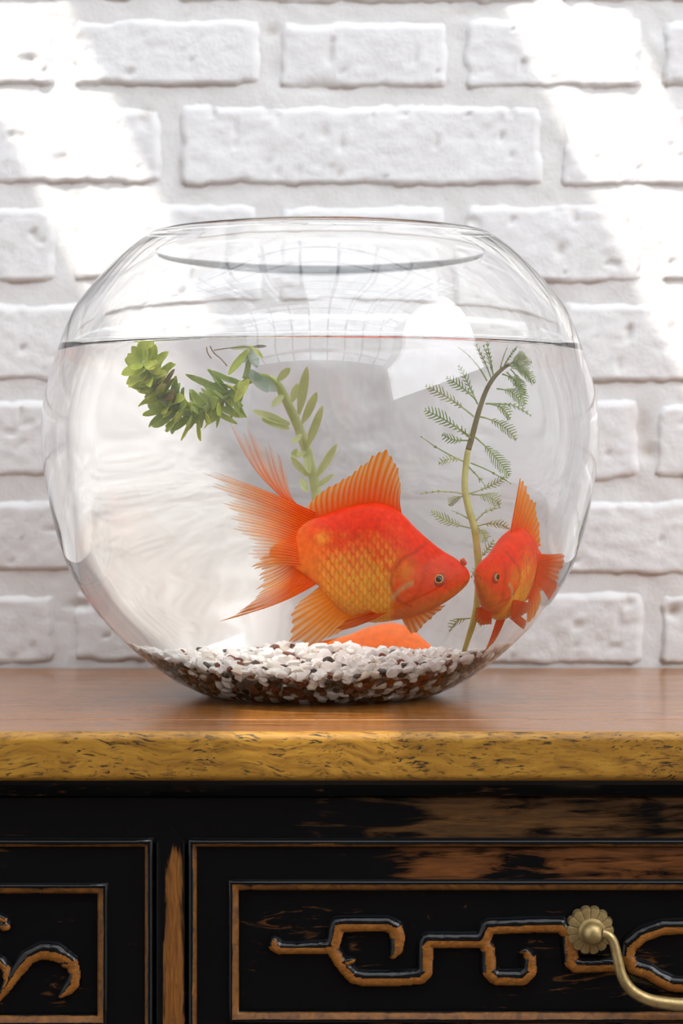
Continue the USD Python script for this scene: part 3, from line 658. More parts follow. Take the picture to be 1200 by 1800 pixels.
# ------------------------------------------------------------------ goldfish
# body drawn in its own side view (units of the drawing; nose to the right, z up is -v)
TOPL = [(478,962),(495,950),(512,936),(528,924),(543,914),(568,906),(610,891),(652,885),(677,889),(700,903),(727,930),(752,952),(777,971),(797,983),(812,994),(821,1003),(826,1011),(828,1018)]
BOTL = [(478,976),(495,983),(512,992),(528,1002),(543,1011),(551,1017),(560,1024),(577,1046),(597,1065),(627,1084),(660,1092),(693,1089),(727,1084),(756,1075),(785,1061),(808,1045),(820,1034),(826,1026),(828,1018)]
fT = PchipInterpolator(*np.array(TOPL, float).T); fB = PchipInterpolator(*np.array(BOTL, float).T)
lin = lambda *c: np.array(c)
C_RED, C_ORG, C_YEL, C_GOLD = lin(.92, .036, .003), lin(.95, .125, .006), lin(1.0, .42, .03), lin(1.0, .60, .085)
def body_mesh(NS, NP_, dull=0.0):
    th = np.linspace(0, 1, NS)
    s = 1-(1-th)**1.8; U = 478 + (828-478)*s
    top, bot = fT(U), fB(U); c = (top+bot)/2; H = np.maximum((bot-top)/2, .2)
    wid = np.interp(U, [478, 520, 550, 600, 660, 720, 770, 800, 815, 824, 828], [.03, .09, .24, .46, .58, .62, .62, .62, .66, .72, .8])*H
    an = np.linspace(0, 2*np.pi, NP_, endpoint=False)
    ca, sa = np.cos(an), np.sin(an)
    yy = wid[:, None]*np.sign(ca)*np.abs(ca)**.92; vv = c[:, None]-H[:, None]*sa
    u = np.repeat(U[:, None], NP_, 1); t = np.repeat(sa[None], NS, 0)
    # nose bulge of the eye region, gill cover, scales
    lat = np.abs(ca)[None, :]*np.ones_like(u)
    def seg(pts, w):
        p = np.array(pts, float); best = np.full(u.shape, 1e9)
        for a, b in zip(p[:-1], p[1:]):
            d = b-a; k = np.clip(((u-a[0])*d[0]+(vv-a[1])*d[1])/(d@d), 0, 1)
            best = np.minimum(best, np.hypot(u-a[0]-k*d[0], vv-a[1]-k*d[1]))
        return np.exp(-(best/w)**2)
    gill = seg([(748,953),(730,972),(710,983),(693,1000),(686,1020),(690,1040),(700,1058),(722,1068)], 4.0)
    pre = seg([(752,985),(746,1005),(742,1025),(734,1048),(720,1060)], 5.0)
    front = np.interp(u + .35*(vv-1000), [686, 706], [0, 1])*np.interp(u, [684, 700], [0, 1])
    sickle = seg([(690,1053),(702,1040),(715,1031),(726,1027)], 4.2)*(u < 728)
    mouth = seg([(829,1026),(820,1029),(815,1034)], 1.8)
    A = 14.5; r = .64*A
    best = np.full(u.shape, 1e9); hgt = np.zeros(u.shape); ed = np.zeros(u.shape); ctr = np.zeros(u.shape)
    arcv = c[:, None]+H[:, None]*(np.arcsin(np.clip(-t, -1, 1))/(np.pi/2)); 
    rowh = A*.5; jr = np.floor(arcv/rowh)
    fx = np.full(u.shape, -1e9)
    for dj in (-1, 0, 1, 2):
        j = jr+dj; sh = (np.mod(j, 2))*A/2
        for di in (-1, 0, 1):
            i = np.floor((u-sh)/A)+di; cxx = i*A+sh; cyy = j*rowh
            d = np.hypot((u-cxx)/1.0, (arcv-cyy)/.92)/r
            ok = (d < 1) & (cxx > fx)
            fx = np.where(ok, cxx, fx); dd = np.where(ok, d, 0); 
            ed = np.where(ok, d, ed); ctr = np.where(ok, (u-cxx)/r, ctr)
    scl = np.interp(u, [545, 575, 660, 700], [0, 1, 1, 1])*(1-np.clip(front*1.5, 0, 1))*np.interp(t, [-1, -.9, .5, .85], [.6, 1, .9, .25])
    back_edge = np.clip(-ctr, 0, 1)
    hgt = scl*(.10+1.0*np.clip(ed, 0, 1)*back_edge)*1.0
    disp = hgt*.9 - 1.15*gill*lat + 1.2*front*lat*np.interp(u, [690, 735, 760], [1, .8, 0]) - .9*pre*lat - 1.2*mouth
    nose = np.interp(u, [775, 800, 828], [0, 0, 0])
    y2 = yy + disp*np.sign(ca)*np.abs(ca); v2 = vv - disp*sa*.6
    # colour
    q = np.stack([u*.05, vv*.05, yy*.05], -1); n1 = meshkit.fbm(q, 4, 3)[..., None]; n2 = meshkit.fbm(q*4, 3, 6)[..., None]
    tt = (t[..., None] + (n1-.5)*.9)
    k1 = np.clip((.62-tt)/.55, 0, 1); k2 = np.clip((.05-tt)/.65, 0, 1)
    col = C_RED*(1-k1)+C_ORG*k1; 
    bodyk = (1-np.clip(front, 0, 1))[..., None]*np.interp(u, [560, 610, 680], [.25, .8, 1])[..., None]
    col = col*(1-k2*bodyk)+C_YEL*k2*bodyk
    cen = (scl*np.clip(1-np.abs(ed-.45)*2.2, 0, 1))[..., None]*np.clip((.45-tt)/.6, 0, 1)
    col = col*(1-.62*cen)+C_GOLD*.62*cen
    edg = (scl*np.clip((ed-.80)/.2, 0, 1)*back_edge)[..., None]
    col = col*(1-.55*edg)+C_RED*.9*.55*edg
    head = np.clip(front, 0, 1)[..., None]
    hc = C_RED*1.02*(1-k1*.35)+C_ORG*k1*.35; low = np.clip((-.45-t)/.45, 0, 1)[..., None]; hc = hc*(1-low*.8)+lin(.74, .22, .03)*low*.8
    col = col*(1-head)+hc*head
    patch = (np.exp(-((u-712)/17)**2-((vv-1008)/22)**2))[..., None]; col = col*(1-.75*patch)+lin(.86, .26, .02)*.75*patch
    patch = (np.exp(-((u-565)/12)**2-((vv-945)/14)**2))[..., None]*n2*1.6; patch = np.clip(patch, 0, 1); col = col*(1-.75*patch)+lin(.86, .36, .03)*.75*patch
    tk_ = np.clip((565-u)/45, 0, 1)[..., None]*.85; col = col*(1-tk_)+(lin(.92, .165, .016)+(n1-.5)*lin(.1, .2, .02))*tk_
    for gz_, cc, a in ((gill, lin(.55, .035, .006), .6), (pre, lin(.62, .04, .006), .45), (sickle, lin(.66, .46, .18), .7), (mouth, lin(.35, .03, .01), .6)):
        gz_ = (gz_*np.clip(lat*1.3, 0, 1))[..., None]; col = col*(1-a*gz_)+cc*a*gz_
    col = col*(.86+.28*n2)
    V = np.stack([u, y2, v2], -1).reshape(-1, 3); col = col.reshape(-1, 3)
    f = grid_faces(NP_, NS, True)                      # (around, along) order
    V = V.reshape(NS, NP_, 3).transpose(1, 0, 2).reshape(-1, 3); col = col.reshape(NS, NP_, 3).transpose(1, 0, 2).reshape(-1, 3)
    n = len(V); V = np.vstack([V, [[477, 0, 969]], [[828.4, 0, 1018]]]); col = np.vstack([col, col[:1], col[NS-1:NS]])
    ex = []
    for a in range(NP_):
        b = (a+1) % NP_; ex += [[n, b*NS, a*NS], [n+1, a*NS+NS-1, b*NS+NS-1]]
    return V, np.vstack([f, ex]), col
class Placer:
    """puts drawing units (u, y, v) into the scene: k metres per unit about the drawing's (u0, v0), turned by yaw and pitch"""
    def __init__(s, at, u0, v0, kx, kz, yaw=0., pitch=0., roll=0.):
        s.at, s.u0, s.v0, s.kx, s.kz = np.array(at), u0, v0, kx, kz
        c, n = math.cos(yaw), math.sin(yaw); R1 = np.array([[c, -n, 0], [n, c, 0], [0, 0, 1]])
        c, n = math.cos(pitch), math.sin(pitch); R2 = np.array([[c, 0, -n], [0, 1, 0], [n, 0, c]])
        c, n = math.cos(roll), math.sin(roll); R3 = np.array([[1, 0, 0], [0, c, -n], [0, n, c]])
        s.R = R1 @ R2 @ R3
    def __call__(s, P):
        P = np.atleast_2d(np.asarray(P, float))
        return np.stack([(P[:, 0]-s.u0)*s.kx, P[:, 1]*(s.kx+s.kz)/2, -(P[:, 2]-s.v0)*s.kz], 1) @ s.R.T + s.at
def fan(base, tip, rays, col_b, col_t, gap, a_b=1.0, a_t=.5, bow=0., wave=.0, thick=.00022, nv=26, per=7, rag=.06, gapw=.5, seed=0, midtint=None, bowdir=None):
    """a fin: skin stretched over rays from a base line to a tip line (world points); ray ridges, paler skin between them, ragged margin"""
    b = np.asarray(base, float); t = np.asarray(tip, float); n = rays*per+1
    def res(p):
        s = np.r_[0, np.cumsum(np.linalg.norm(np.diff(p, axis=0), axis=1)+1e-9)]; u = np.linspace(0, s[-1], n)
        return np.stack([PchipInterpolator(s, p[:, k])(u) for k in range(3)], 1)
    B, Tp = res(b), res(t); rg = np.random.default_rng(seed)
    w = np.linspace(0, 1, nv); uu_ = np.linspace(0, rays, n)
    ray = .5+.5*np.cos(2*np.pi*uu_)                    # 1 on a ray
    rj = rg.uniform(-1, 1, rays+2); jag = np.interp(uu_, np.arange(rays+2), rj)*rag - (1-ray)*rag*.9
    Tp = B+(Tp-B)*(1+jag)[:, None]
    P = B[:, None]+(Tp-B)[:, None]*w[None, :, None]
    nrm_ = np.cross(Tp[-1]-B[0], Tp[0]-B[-1]); nrm_ /= np.linalg.norm(nrm_)+1e-12
    if nrm_[1] > 0: nrm_ = -nrm_
    if bow:
        d = np.array(bowdir if bowdir is not None else [0, 0, 1.]); P = P+bow*(np.sin(np.pi*w)[None, :, None])*d
    if wave: P = P+nrm_*(wave*np.sin(np.linspace(0, 2*np.pi*1.3, n)+seed)[:, None]*(w**1.3)[None])[..., None]
    rw_ = ray[:, None]**1.2; ww = w[None]
    gp = (1-rw_)*np.clip((ww-(1-gapw))/gapw, 0, 1)**.7
    nz = meshkit.fbm(P.reshape(-1, 3)*260, 3, seed).reshape(n, nv)
    k = np.clip(ww**1.1+(nz-.5)*.5, 0, 1)[..., None]
    col = np.asarray(col_b)*(1-k)+np.asarray(col_t)*k
    col = col*(1-.50*gp[..., None])+np.asarray(gap)*.50*gp[..., None]
    al = (a_b+(a_t-a_b)*np.clip((ww-.15)/.85, 0, 1)**1.1)*(1-.30*gp) + .10*rw_*(ww > .3)*(a_t > .25)
    al = np.clip(al*(.85+.3*nz), 0.02, 1)
    th = thick*(.45+.9*rw_*(1-.75*ww)+.8*(1-ww)**3)
    F_, Bk = P+nrm_*th[..., None], P-nrm_*th[..., None]
    V = np.vstack([F_.reshape(-1, 3), Bk.reshape(-1, 3)]); f = grid_faces(n, nv); m = n*nv
    rim_ = np.r_[np.arange(nv), np.arange(1, n)*nv+nv-1, (n-1)*nv+np.arange(nv-2, -1, -1), np.arange(n-2, 0, -1)*nv]
    fs = [f, f[:, ::-1]+m]
    q = np.roll(rim_, -1); fs += [np.c_[rim_, rim_+m, q], np.c_[q, rim_+m, q+m]]
    M = trimesh.Trimesh(V, np.vstack(fs), process=False)
    if (np.einsum('ij,j->i', M.face_normals[:len(f)], nrm_)).mean() < 0: M.invert()
    return M, np.vstack([col.reshape(-1, 3)]*2), np.r_[al.ravel(), al.ravel()]
R1, O1, Y1, W1 = (.97, .155, .008), (1.0, .42, .018), (1.0, .66, .12), (1.0, .88, .60)
def add_fin(name, parent, *a, **k):
    M, c, al = fan(*a, **k)
    return obj(name, M, FIN, parent, smooth=True, color=c, fl={'alpha': al})
def half_width(u, v):
    t_, b_ = float(fT(u)), float(fB(u)); c_, H_ = (t_+b_)/2, (b_-t_)/2; sa = (c_-v)/H_
    return np.interp(u, [478, 520, 550, 600, 660, 720, 770, 800, 815, 824, 828], [.03, .09, .24, .46, .58, .62, .62, .62, .66, .72, .8])*H_*math.sqrt(1-sa*sa)**.92
def eyes(fish, pl, u=772, v=1021, y=24.0, s=1.0, both=True, wide=1.0):
    y = half_width(u, v)*wide
    for sg_ in ((-1, 1) if both else (-1,)):
        c = pl([[u, sg_*y, v]])[0]; nrm_ = pl([[u+1.5, sg_*(y+10), v-1]])[0]-c; nrm_ /= np.linalg.norm(nrm_)
        k = pl.kx*s
        def cap(r, depth, off, n=28, m=9):
            e = trimesh.creation.icosphere(3, 1.0); e.vertices *= [r, r, depth]
            e.apply_transform(trimesh.geometry.align_vectors([0, 0, 1], nrm_)); e.apply_translation(c+nrm_*off); return e
        so = obj('eye_socket', cap(13.0*k, 4.0*k, -1.6*k), SOCKET, fish)
        ey = obj('eye', cap(8.6*k, 4.8*k, .2*k), IRIS, fish)
        obj('pupil', cap(5.9*k, 2.6*k, 3.6*k), PUPIL, ey)

# ---- the large goldfish in the middle, side on
f1 = thing('goldfish', 'large orange goldfish seen side on in the middle of the bowl, nose to the right', 'goldfish')
K1x, K1z = .000267, .000272
PL1 = Placer((.00481, -.090, .0833), 620.45, 970.9, K1x, K1z)
V, F_, C_ = body_mesh(300, 360)
Mb = trimesh.Trimesh(PL1(V), F_, process=False)
if Mb.volume < 0: Mb.invert()
b1 = obj('body', Mb, FISH, f1, color=C_)
eyes(f1, PL1, y=25.5)
def pts1(L, y=0.0):
    L = [(p if len(p) == 3 else (p[0], p[1], y)) for p in L]
    return PL1([[a, d, b] for a, b, d in L])
add_fin('dorsal_fin', f1, pts1([(702,909),(690,903),(672,897),(650,893),(628,894),(606,899),(585,906),(566,912),(553,916),(544,919)]),
        pts1([(699,864,2),(696,838,3),(690,815,3),(680,800,2),(668,793,0),(652,800,-2),(631,819,-3),(602,842,-2),(568,861,0),(540,890,2)]), 19, R1, O1, W1, 1., .80, bow=.0015, bowdir=(-.6, 0, .8), wave=.0012, gapw=.92, rag=.05, seed=1, thick=.0003)
add_fin('tail_lobe', f1, pts1([(556,902,0),(548,930,0),(546,960,0),(552,996,0)]),
        pts1([(369,826,-12),(386,852,-10),(398,878,-8),(410,902,-6),(424,926,-6),(438,948,-8),(452,978,-10),(470,996,-10)]), 26, R1, O1, W1, 1., .22, bow=.0012, wave=.0016, gapw=.80, rag=.14, seed=2, thick=.0004, nv=34)
add_fin('tail_lobe', f1, pts1([(552,938,3),(546,968,3),(550,996,3),(562,1018,3)]),
        pts1([(454,978,8),(452,996,10),(458,1016,10),(456,1034,12),(440,1058,12),(396,1086,14)]), 22, R1, O1, W1, 1., .40, bow=-.0020, wave=.0014, gapw=.66, rag=.12, seed=3, thick=.0004, nv=34)
add_fin('tail_lobe', f1, pts1([(528,896,8),(536,902,8),(548,908,8)]),
        pts1([(421,758,26),(440,766,26),(458,772,26),(476,782,24),(492,796,22),(502,820,20)]), 7, R1, (.85, .34, .10), W1, 1., .10, bow=-.0042, bowdir=(.6, 0, .8), wave=.001, gapw=.85, rag=.12, seed=4, nv=34)
add_fin('anal_fin', f1, pts1([(562,1024,4),(578,1045,4),(598,1066,4),(628,1082,4)]),
        pts1([(541,1040,8),(520,1060,10),(508,1084,12),(509,1108,12),(505,1132,12),(536,1133,10),(570,1122,8),(604,1104,6)]), 13, O1, (.88, .36, .05), W1, 1., .62, wave=.0012, gapw=.9, rag=.08, seed=5)
add_fin('pectoral_fin', f1, pts1([(694,1051,-26),(699,1058,-27),(702,1064,-27)]),
        pts1([(640,1074,-34),(612,1090,-36),(590,1108,-37),(608,1108,-36),(640,1094,-34)]), 6, R1, (.74, .12, .015), Y1, 1., .92, bow=-.0012, wave=.0006, gapw=.5, rag=.03, seed=6, thick=.0004)
add_fin('pelvic_fin', f1, pts1([(704,1084,6),(720,1081,6),(742,1076,6),(762,1068,6)]),
        pts1([(716,1104,12),(728,1115,12),(741,1110,12),(752,1096,12),(768,1082,10),(784,1066,8)]), 8, O1, (.86, .30, .04), W1, 1., .72, wave=.0006, gapw=.9, rag=.08, seed=7)
e = trimesh.creation.icosphere(3, 1.0); e.vertices = e.vertices*[5.5, 5, 7]; e.vertices[:, 0] += 2.0*np.sin(e.vertices[:, 2]*.35)
e2 = trimesh.creation.icosphere(2, 1.0); e2.vertices = e2.vertices*[3.5, 3.5, 6]+[-3, 0, 4]
fl_ = cat([e, e2]); fl_.vertices = PL1(fl_.vertices + [814, -5, 991])
obj('nostril_flap', fl_, FLAP, f1)

# ---- the smaller goldfish at the right, turned towards us
f2 = thing('goldfish', 'smaller orange goldfish facing the viewer at the right, with a tall pointed dorsal fin', 'goldfish')
YAW2 = math.radians(-113)
PL2 = Placer((.0752, -.0635, .0745), 690, 985, .000210, .000226, yaw=YAW2, pitch=math.radians(11))
V, F_, C_ = body_mesh(220, 280)
V = V*np.array([1, .90, 1])
Mb = trimesh.Trimesh(PL2(V), F_, process=False)
if Mb.volume < 0: Mb.invert()
b2 = obj('body', Mb, FISH, f2, color=C_)
eyes(f2, PL2, wide=.90, s=1.1)
mmv = lambda L: np.array(L, float)/1000
add_fin('dorsal_fin', f2, mmv([(76.0,-63,91.0),(79,-57,92.5),(83,-51,90.5),(87,-45,86)]), mmv([(80,-58,121.1),(82.3,-54,115.2),(85.6,-50,108.4),(87.7,-46,101.5),(89,-43,93.3),(89.8,-42,87)]), 11, R1, O1, Y1, 1., .85, gapw=.85, rag=.07, wave=.0004, seed=11, thick=.0003)
add_fin('tail_lobe', f2, mmv([(88.5,-43,83.1),(89.3,-42.5,80),(89.3,-43,75.7)]), mmv([(96,-34,82.7),(103.4,-28,82.4),(106.2,-27,78.2),(104,-28,73.2),(102.7,-31,67.7)]), 9, R1, (.80, .16, .02), Y1, 1., .8, gapw=.6, rag=.08, wave=.0005, seed=12)
add_fin('tail_lobe', f2, mmv([(89,-42,80),(89.7,-43,76),(89.7,-44,71)]), mmv([(107.5,-26,64.5),(109,-25,58),(105.5,-27,54.5)]), 7, R1, (.78, .12, .015), O1, 1., .9, gapw=.4, rag=.05, wave=.0004, seed=13)
add_fin('pectoral_fin', f2, mmv([(72.2,-72,52.7),(68.6,-75,56.7)]), mmv([(73.3,-70,45.8),(68.4,-70,46.5),(63.7,-70,50.4),(62.8,-71,56.6)]), 8, R1, (.80, .15, .02), Y1, 1., .92, gapw=.35, rag=.05, seed=14)
add_fin('pectoral_fin', f2, mmv([(82.4,-68,58.9),(84,-67,53),(84.5,-66,48)]), mmv([(94.6,-54,55.1),(94.3,-54,50.8),(89.6,-55,47.9),(85.9,-58,46.2)]), 9, R1, (.78, .13, .015), Y1, 1., .9, gapw=.4, rag=.05, seed=15)
add_fin('pelvic_fin', f2, mmv([(74,-61,50.5),(77,-60,49.5),(79.5,-59,49)]), mmv([(70.3,-46,31.8),(71.5,-46,33),(76.2,-50,41.5)]), 6, R1, (.82, .17, .02), Y1, 1., .9, gapw=.4, rag=.05, seed=16)
add_fin('pelvic_fin', f2, mmv([(81.3,-56,50),(84,-54,50.5),(86.2,-52,51)]), mmv([(93.6,-38,39.5),(95.5,-38,37.5),(92.8,-40,46)]), 6, R1, (.80, .15, .02), Y1, 1., .9, gapw=.4, rag=.05, seed=17)
add_fin('anal_fin', f2, mmv([(90.5,-44,71.4),(90,-45,66),(89,-47,61.2)]), mmv([(94.4,-37,62.9),(97,-33,52.5),(94,-33,45.5),(89,-38,53)]), 8, R1, O1, Y1, 1., .85, gapw=.8, rag=.06, seed=18)

# ---- a third goldfish lying low behind the gravel, only its back in sight
f3 = thing('goldfish', 'pale orange goldfish low behind the gravel, only its back showing under the large goldfish', 'goldfish')
PL3 = Placer((.0235, .030, .0475), 685, 985, .00021, .00020, yaw=math.radians(4))
V, F_, C_ = body_mesh(140, 160)
C_ = C_*.55+np.array([.93, .36, .08])*.45
Mb = trimesh.Trimesh(PL3(V), F_, process=False)
if Mb.volume < 0: Mb.invert()
obj('body', Mb, FISH, f3, color=C_)
eyes(f3, PL3, y=25.5)
P3 = lambda L: PL3([[a, d, b] for a, b, d in L])
add_fin('tail_lobe', f3, P3([(556,910,0),(552,950,0),(560,1012,0)]), P3([(470,930,0),(455,960,4),(460,1000,4),(480,1020,6)]), 10, R1, O1, W1, 1., .4, seed=21)

# ------------------------------------------------------------------ water plants
def blade(base, direc, length, width, curl, up, n=7, prof=None, twist=0.):
    """a lance-shaped leaf with a folded midrib"""
    d = np.asarray(direc, float); d /= np.linalg.norm(d); u = np.asarray(up, float); u = u-(u@d)*d
    if np.linalg.norm(u) < 1e-6: u = np.array([0, 1., 0])-d[1]*d
    u /= np.linalg.norm(u); sd_ = np.cross(d, u)
    pr = prof or [(0, .30), (.15, .62), (.35, .95), (.6, 1.0), (.8, .78), (.93, .42), (1, .05)]
    V = []
    for t, w in pr:
        a = curl*t
        c = np.asarray(base)+d*length*t*math.cos(a*.5)+u*length*t*math.sin(a*.5)*1.0
        tw = twist*t; ss = sd_*math.cos(tw)+u*math.sin(tw); uu2 = u*math.cos(tw)-sd_*math.sin(tw)
        h = width/2*w
        V += [c-ss*h+uu2*h*.25, c-uu2*h*.10, c+ss*h+uu2*h*.25]
    V = np.array(V); n = len(pr)
    th = np.tile(np.array([u])*.00012, (len(V), 1))
    V2 = np.vstack([V+th, V-th]); m = len(V); f = []
    for i in range(n-1):
        for j in (0, 1):
            a, b, c, e_ = i*3+j, i*3+j+1, (i+1)*3+j, (i+1)*3+j+1
            f += [[a, b, e_], [a, e_, c], [m+a, m+e_, m+b], [m+a, m+c, m+e_]]
        f += [[i*3, (i+1)*3, m+i*3], [(i+1)*3, m+(i+1)*3, m+i*3], [i*3+2, m+i*3+2, (i+1)*3+2], [(i+1)*3+2, m+i*3+2, m+(i+1)*3+2]]
    return trimesh.Trimesh(V2, f, process=False)
WL = lambda px, py, y=-.07: np.array([-.0619+.0002635*(px-362.5)+.000007*(py-675), y, .1606-.000240*(py-675)-.000004*(px-362.5)])
w1 = thing('waterweed', 'bushy bright green waterweed sprig floating at the upper left of the bowl', 'water plant')
st_px = [(245,632),(258,652),(273,680),(290,705),(312,722),(345,727),(378,712),(408,692),(436,672),(462,664),(482,678)]
ys = [-.088,-.081,-.075,-.072,-.069,-.066,-.063,-.060,-.058,-.054,-.050]
sp1 = curve([WL(a, b, y) for (a, b), y in zip(st_px, ys)], 60)
obj('stem', tube(sp1, np.linspace(.0020, .0013, 60), 8), STEM_A, w1)
rg = np.random.default_rng(31)
nw = 22
for i in range(nw):
    t = (i/(nw-1))**1.0; k = int(t*.80*59); c = sp1[k]; tg = sp1[min(k+1, 59)]-sp1[max(k-1, 0)]; tg /= np.linalg.norm(tg)
    a = np.cross(tg, [0, 1, 0]); a /= np.linalg.norm(a); b = np.cross(tg, a)
    nl = 6 if i < 14 else 4
    ph = rg.uniform(0, 6.28)
    for j in range(nl):
        an = ph+2*math.pi*j/nl+rg.uniform(-.3, .3)
        out = a*math.cos(an)+b*math.sin(an)
        lean = -.55 if i > 1 else -1.0                 # leaves sweep towards the growing tip
        d = out+tg*lean*rg.uniform(.2, 1.0)
        L = rg.uniform(.0098, .0132)*(1.0 if i < 14 else .95); Wd_ = L*rg.uniform(.40, .54)
        mt = LEAF_A if i < 9 else (LEAF_A if rg.random() < .35 else LEAF_B)
        if i > 5 and rg.random() < .06: mt = LEAF_T
        obj('leaf', blade(c+out*.0010, d, L, Wd_, rg.uniform(-.5, .9), tg*-1, twist=rg.uniform(-.4, .4)), mt, w1, smooth=50)
for (bx, by), (tx, ty), wpx, mt, y0 in [((398,688),(326,660),11,LEAF_B,-.062),((404,690),(371,650),9,LEAF_B,-.06),((420,676),(368,652),9,LEAF_B,-.058),((438,667),(413,706),15,LEAF_A,-.066),((412,694),(420,734),9,LEAF_B,-.064),((385,715),(430,732),12,LEAF_B,-.062),((372,718),(418,745),9,LEAF_B,-.062),
        ((440,612),(402,664),14,LEAF_A,-.064),((441,612),(452,650),17,LEAF_D,-.060),((443,610),(428,640),16,LEAF_D,-.058),((438,652),(470,690),20,LEAF_D,-.058),((452,664),(486,690),18,LEAF_D,-.055),((444,608),(462,628),8,LEAF_A,-.066),((440,608),(410,612),9,LEAF_C,-.06),((446,608),(470,607),6,LEAF_T,-.06)]:
    B, Tt = WL(bx, by, y0), WL(tx, ty, y0-.004); L = np.linalg.norm(Tt-B)
    obj('leaf', blade(B, Tt-B, L, wpx*.00026, rg.uniform(-.3, .3), (0, -1, .2), twist=rg.uniform(-.5, .5)), mt, w1, smooth=50)
obj('stem', tube(curve([WL(442,606,-.062), WL(440,630,-.060), WL(437,650,-.058), WL(432,668,-.058)], 12), .0013, 8), STEM_A, w1)
for L_ in ([(368,608),(369,618),(376,631)], [(374,606),(380,620),(392,632),(402,645)], [(380,615),(402,611),(440,608)]):
    obj('root', tube(curve([WL(a, b, -.064) for a, b in L_], 12), .00028, 5), ROOT, w1)

WM = lambda px, py, y=.0: np.array([-.01924+(.0002310-.0000*y)*(px-529)*(1-y*1.1), y, .14646+.0177*y-(.000225-.00032*y)*(py-738)-.000013*(px-529)])
w2 = thing('waterweed', 'pale olive waterweed stem rising behind the dorsal fin of the large goldfish', 'water plant')
st_px = [(472,676),(484,680),(497,697),(511,722),(525,750),(538,785),(546,815),(551,842),(556,880),(561,940),(566,1010),(570,1080),(572,1125)]
sp2 = curve([WM(a, b, .004+.0*i) for i, (a, b) in enumerate(st_px)], 60)
obj('stem', tube(sp2, np.interp(np.linspace(0, 1, 60), [0, .3, 1], [.0016, .0021, .0017]), 8), STEM_P, w2)
for (bx, by), (tx, ty), wpx, cu in [((487,677),(514,655),14,.5),((525,728),(540,650),17,.1),((531,742),(560,688),15,.5),((540,781),(566,712),15,-.2),((556,838),(594,772),16,.2),((510,745),(440,728),15,.3),((508,752),(462,738),13,-.4),
        ((513,709),(523,678),13,.2),((498,700),(478,716),12,-.5),((541,838),(508,800),13,.5),((512,802),(524,786),11,0),((540,790),(506,806),10,.6),((530,842),(538,874),14,.3),((536,790),(545,832),13,0),((530,760),(512,778),11,.2),((556,860),(590,830),12,.3)]:
    B, Tt = WM(bx, by, .002), WM(tx, ty, -.004); L = np.linalg.norm(Tt-B)
    obj('leaf', blade(B, Tt-B, L, wpx*.00023, cu*.5, (0, -1, .3), twist=rg.uniform(-.4, .4)), LEAF_C, w2, smooth=50)

MI = lambda px, py, y=-.05: np.array([.05544+.000267*(px-826.4)+.000008*(py-832.9), y, .12137-.000258*(py-832.9)-.000003*(px-826.4)])
w3 = thing('milfoil', 'tall feathery milfoil stem standing in the gravel between the two goldfish', 'water plant')
st_px = [(822,1160),(826,1130),(832,1096),(836,1060),(837,1030),(836,1000),(834,975),(829,931),(818,891),(813,847),(817,802),(828,762),(840,724),(853,693),(867,672),(884,656),(899,646)]
ysm = np.interp(np.linspace(0, 1, len(st_px)), [0, .3, 1], [-.045, -.050, -.050])
sp3 = curve([MI(a, b, y) for (a, b), y in zip(st_px, ysm)], 90)
rad = np.interp(np.linspace(0, 1, 90), [0, .1, .45, .8, 1], np.array([5.2, 6.6, 6.4, 4.6, 3.0])*.000267)
k = 62
obj('stem', tube(sp3[:k+1], rad[:k+1], 10), STEM_M, w3)
obj('stem', tube(sp3[k:], rad[k:], 10), STEM_T, w3, label='browner upper stem')
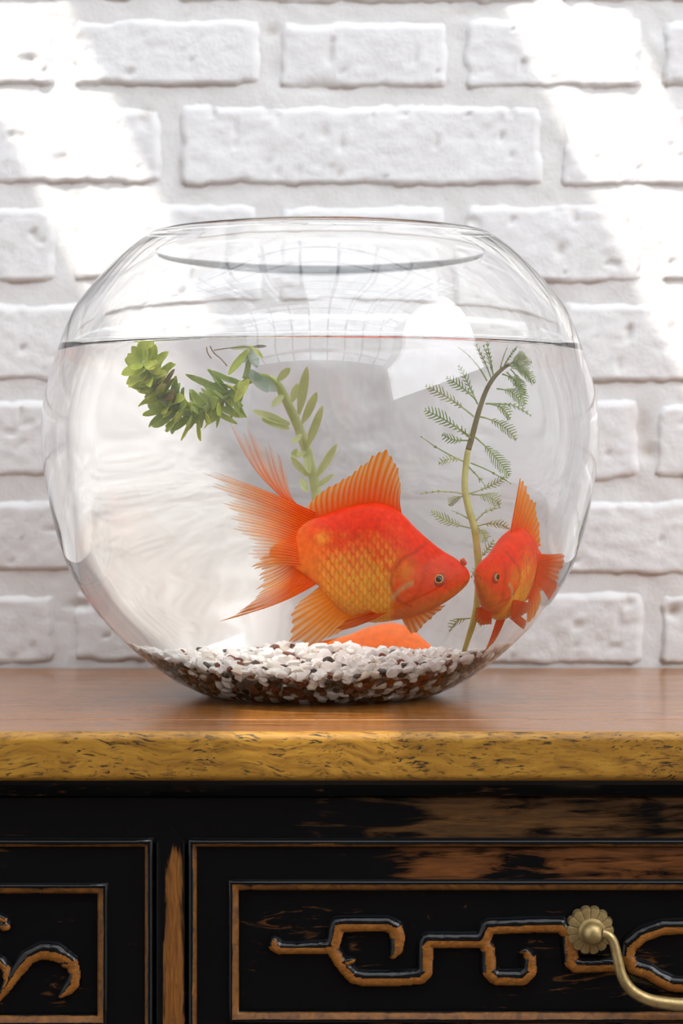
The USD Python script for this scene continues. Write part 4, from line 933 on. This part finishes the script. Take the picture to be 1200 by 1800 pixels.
def frond(b, t, y0, y1, bowp, nl, needle, seed, spread=1.0, start=.28):
    """a feather leaf: curved midrib with paired fine needles"""
    rg_ = np.random.default_rng(seed)
    A, C = MI(*b, y0), MI(*t, y1); m = (A+C)/2+np.array([0, 0, bowp*.000258])
    p = curve([A, m, C], 14); L = np.linalg.norm(C-A)
    out = [tube(p, np.linspace(.00038, .00016, 14), 5)]
    s = np.linspace(0, 1, 14); dirn = (C-A)/L; side = np.cross(dirn, [0, 1, 0]); side /= np.linalg.norm(side)
    for q in np.linspace(start, .99, max(3, int(nl*.78))):
        c = np.array([np.interp(q, s, p[:, kk]) for kk in range(3)])
        ln = needle*.000262*math.sin(math.pi*min(1, max(.16, (q-start)/(1-start)*.80+.12)))
        for sg_ in (-1, 1):
            d = side*sg_*spread+dirn*.85+np.array([0, rg_.uniform(-.5, .5), 0]); d /= np.linalg.norm(d)
            l2 = ln*rg_.uniform(.8, 1.1)
            out.append(tube([c, c+d*l2*.55, c+d*l2+dirn*l2*.12], [.00032, .00028, .00014], 4))
    return cat(out)
FR = [((831,733),(753,687),4,15,13,1),((821,765),(749,724),4,14,15,1),((836,707),(791,673),3,11,13,1),((838,713),(806,655),2,11,10,.9),((856,676),(810,619),6,4,3,.5),((842,733),(907,769),8,15,15,1),((852,712),(927,729),8,11,8,.7),
      ((873,688),(924,714),10,13,15,1),((862,713),(892,734),6,9,13,1),((822,771),(777,762),-4,10,11,1),((814,807),(774,811),6,9,12,1),((813,807),(740,764),-3,5,5,.5),((832,765),(893,831),5,17,19,1),((824,809),(895,848),3,6,5,.6),
      ((820,816),(844,849),2,5,8,.5),((811,867),(742,869),5,8,5,.7),((812,871),(784,886),4,9,11,1),((820,867),(891,831),-3,14,11,1),((824,868),(877,888),6,13,17,1),((818,913),(787,896),1,5,5,.6),((823,929),(759,901),-5,14,14,1),
      ((831,918),(873,893),7,7,7,.9),((833,926),(888,930),7,11,11,.9),((834,928),(853,955),3,11,14,1),((836,985),(858,950),-3,8,12,1),((864,674),(838,609),5,9,7,.8),((868,670),(862,607),0,10,7,.8),((869,672),(850,618),3,8,8,.8),((884,657),(921,611),3,10,5,.7),
      ((880,658),(893,618),3,4,3,.4),((898,647),(928,629),2,14,14,1),((899,649),(940,660),4,15,15,1),((902,652),(937,676),5,14,14,1),((900,655),(926,694),6,13,12,1),((892,660),(924,710),8,13,14,1),((890,652),(936,640),4,14,13,1),((896,648),(932,650),5,14,13,1),((884,664),(915,690),6,11,12,1),
      ((828,1089),(791,1110),10,9,12,1),((839,1097),(858,1110),3,8,12,1),((837,998),(820,1010),3,6,10,1),((828,770),(806,752),2,6,10,1)]
for i, (b, t, bw, nl, nd, spd) in enumerate(FR):
    fm = frond(b, t, -.050, -.050+.010*math.sin(i*2.4), bw, nl, nd, 400+i, spd)
    obj('frond', fm, FROND if (i < 16 or 25 <= i < 38) and i % 5 else FROND_P, w3, smooth=50)
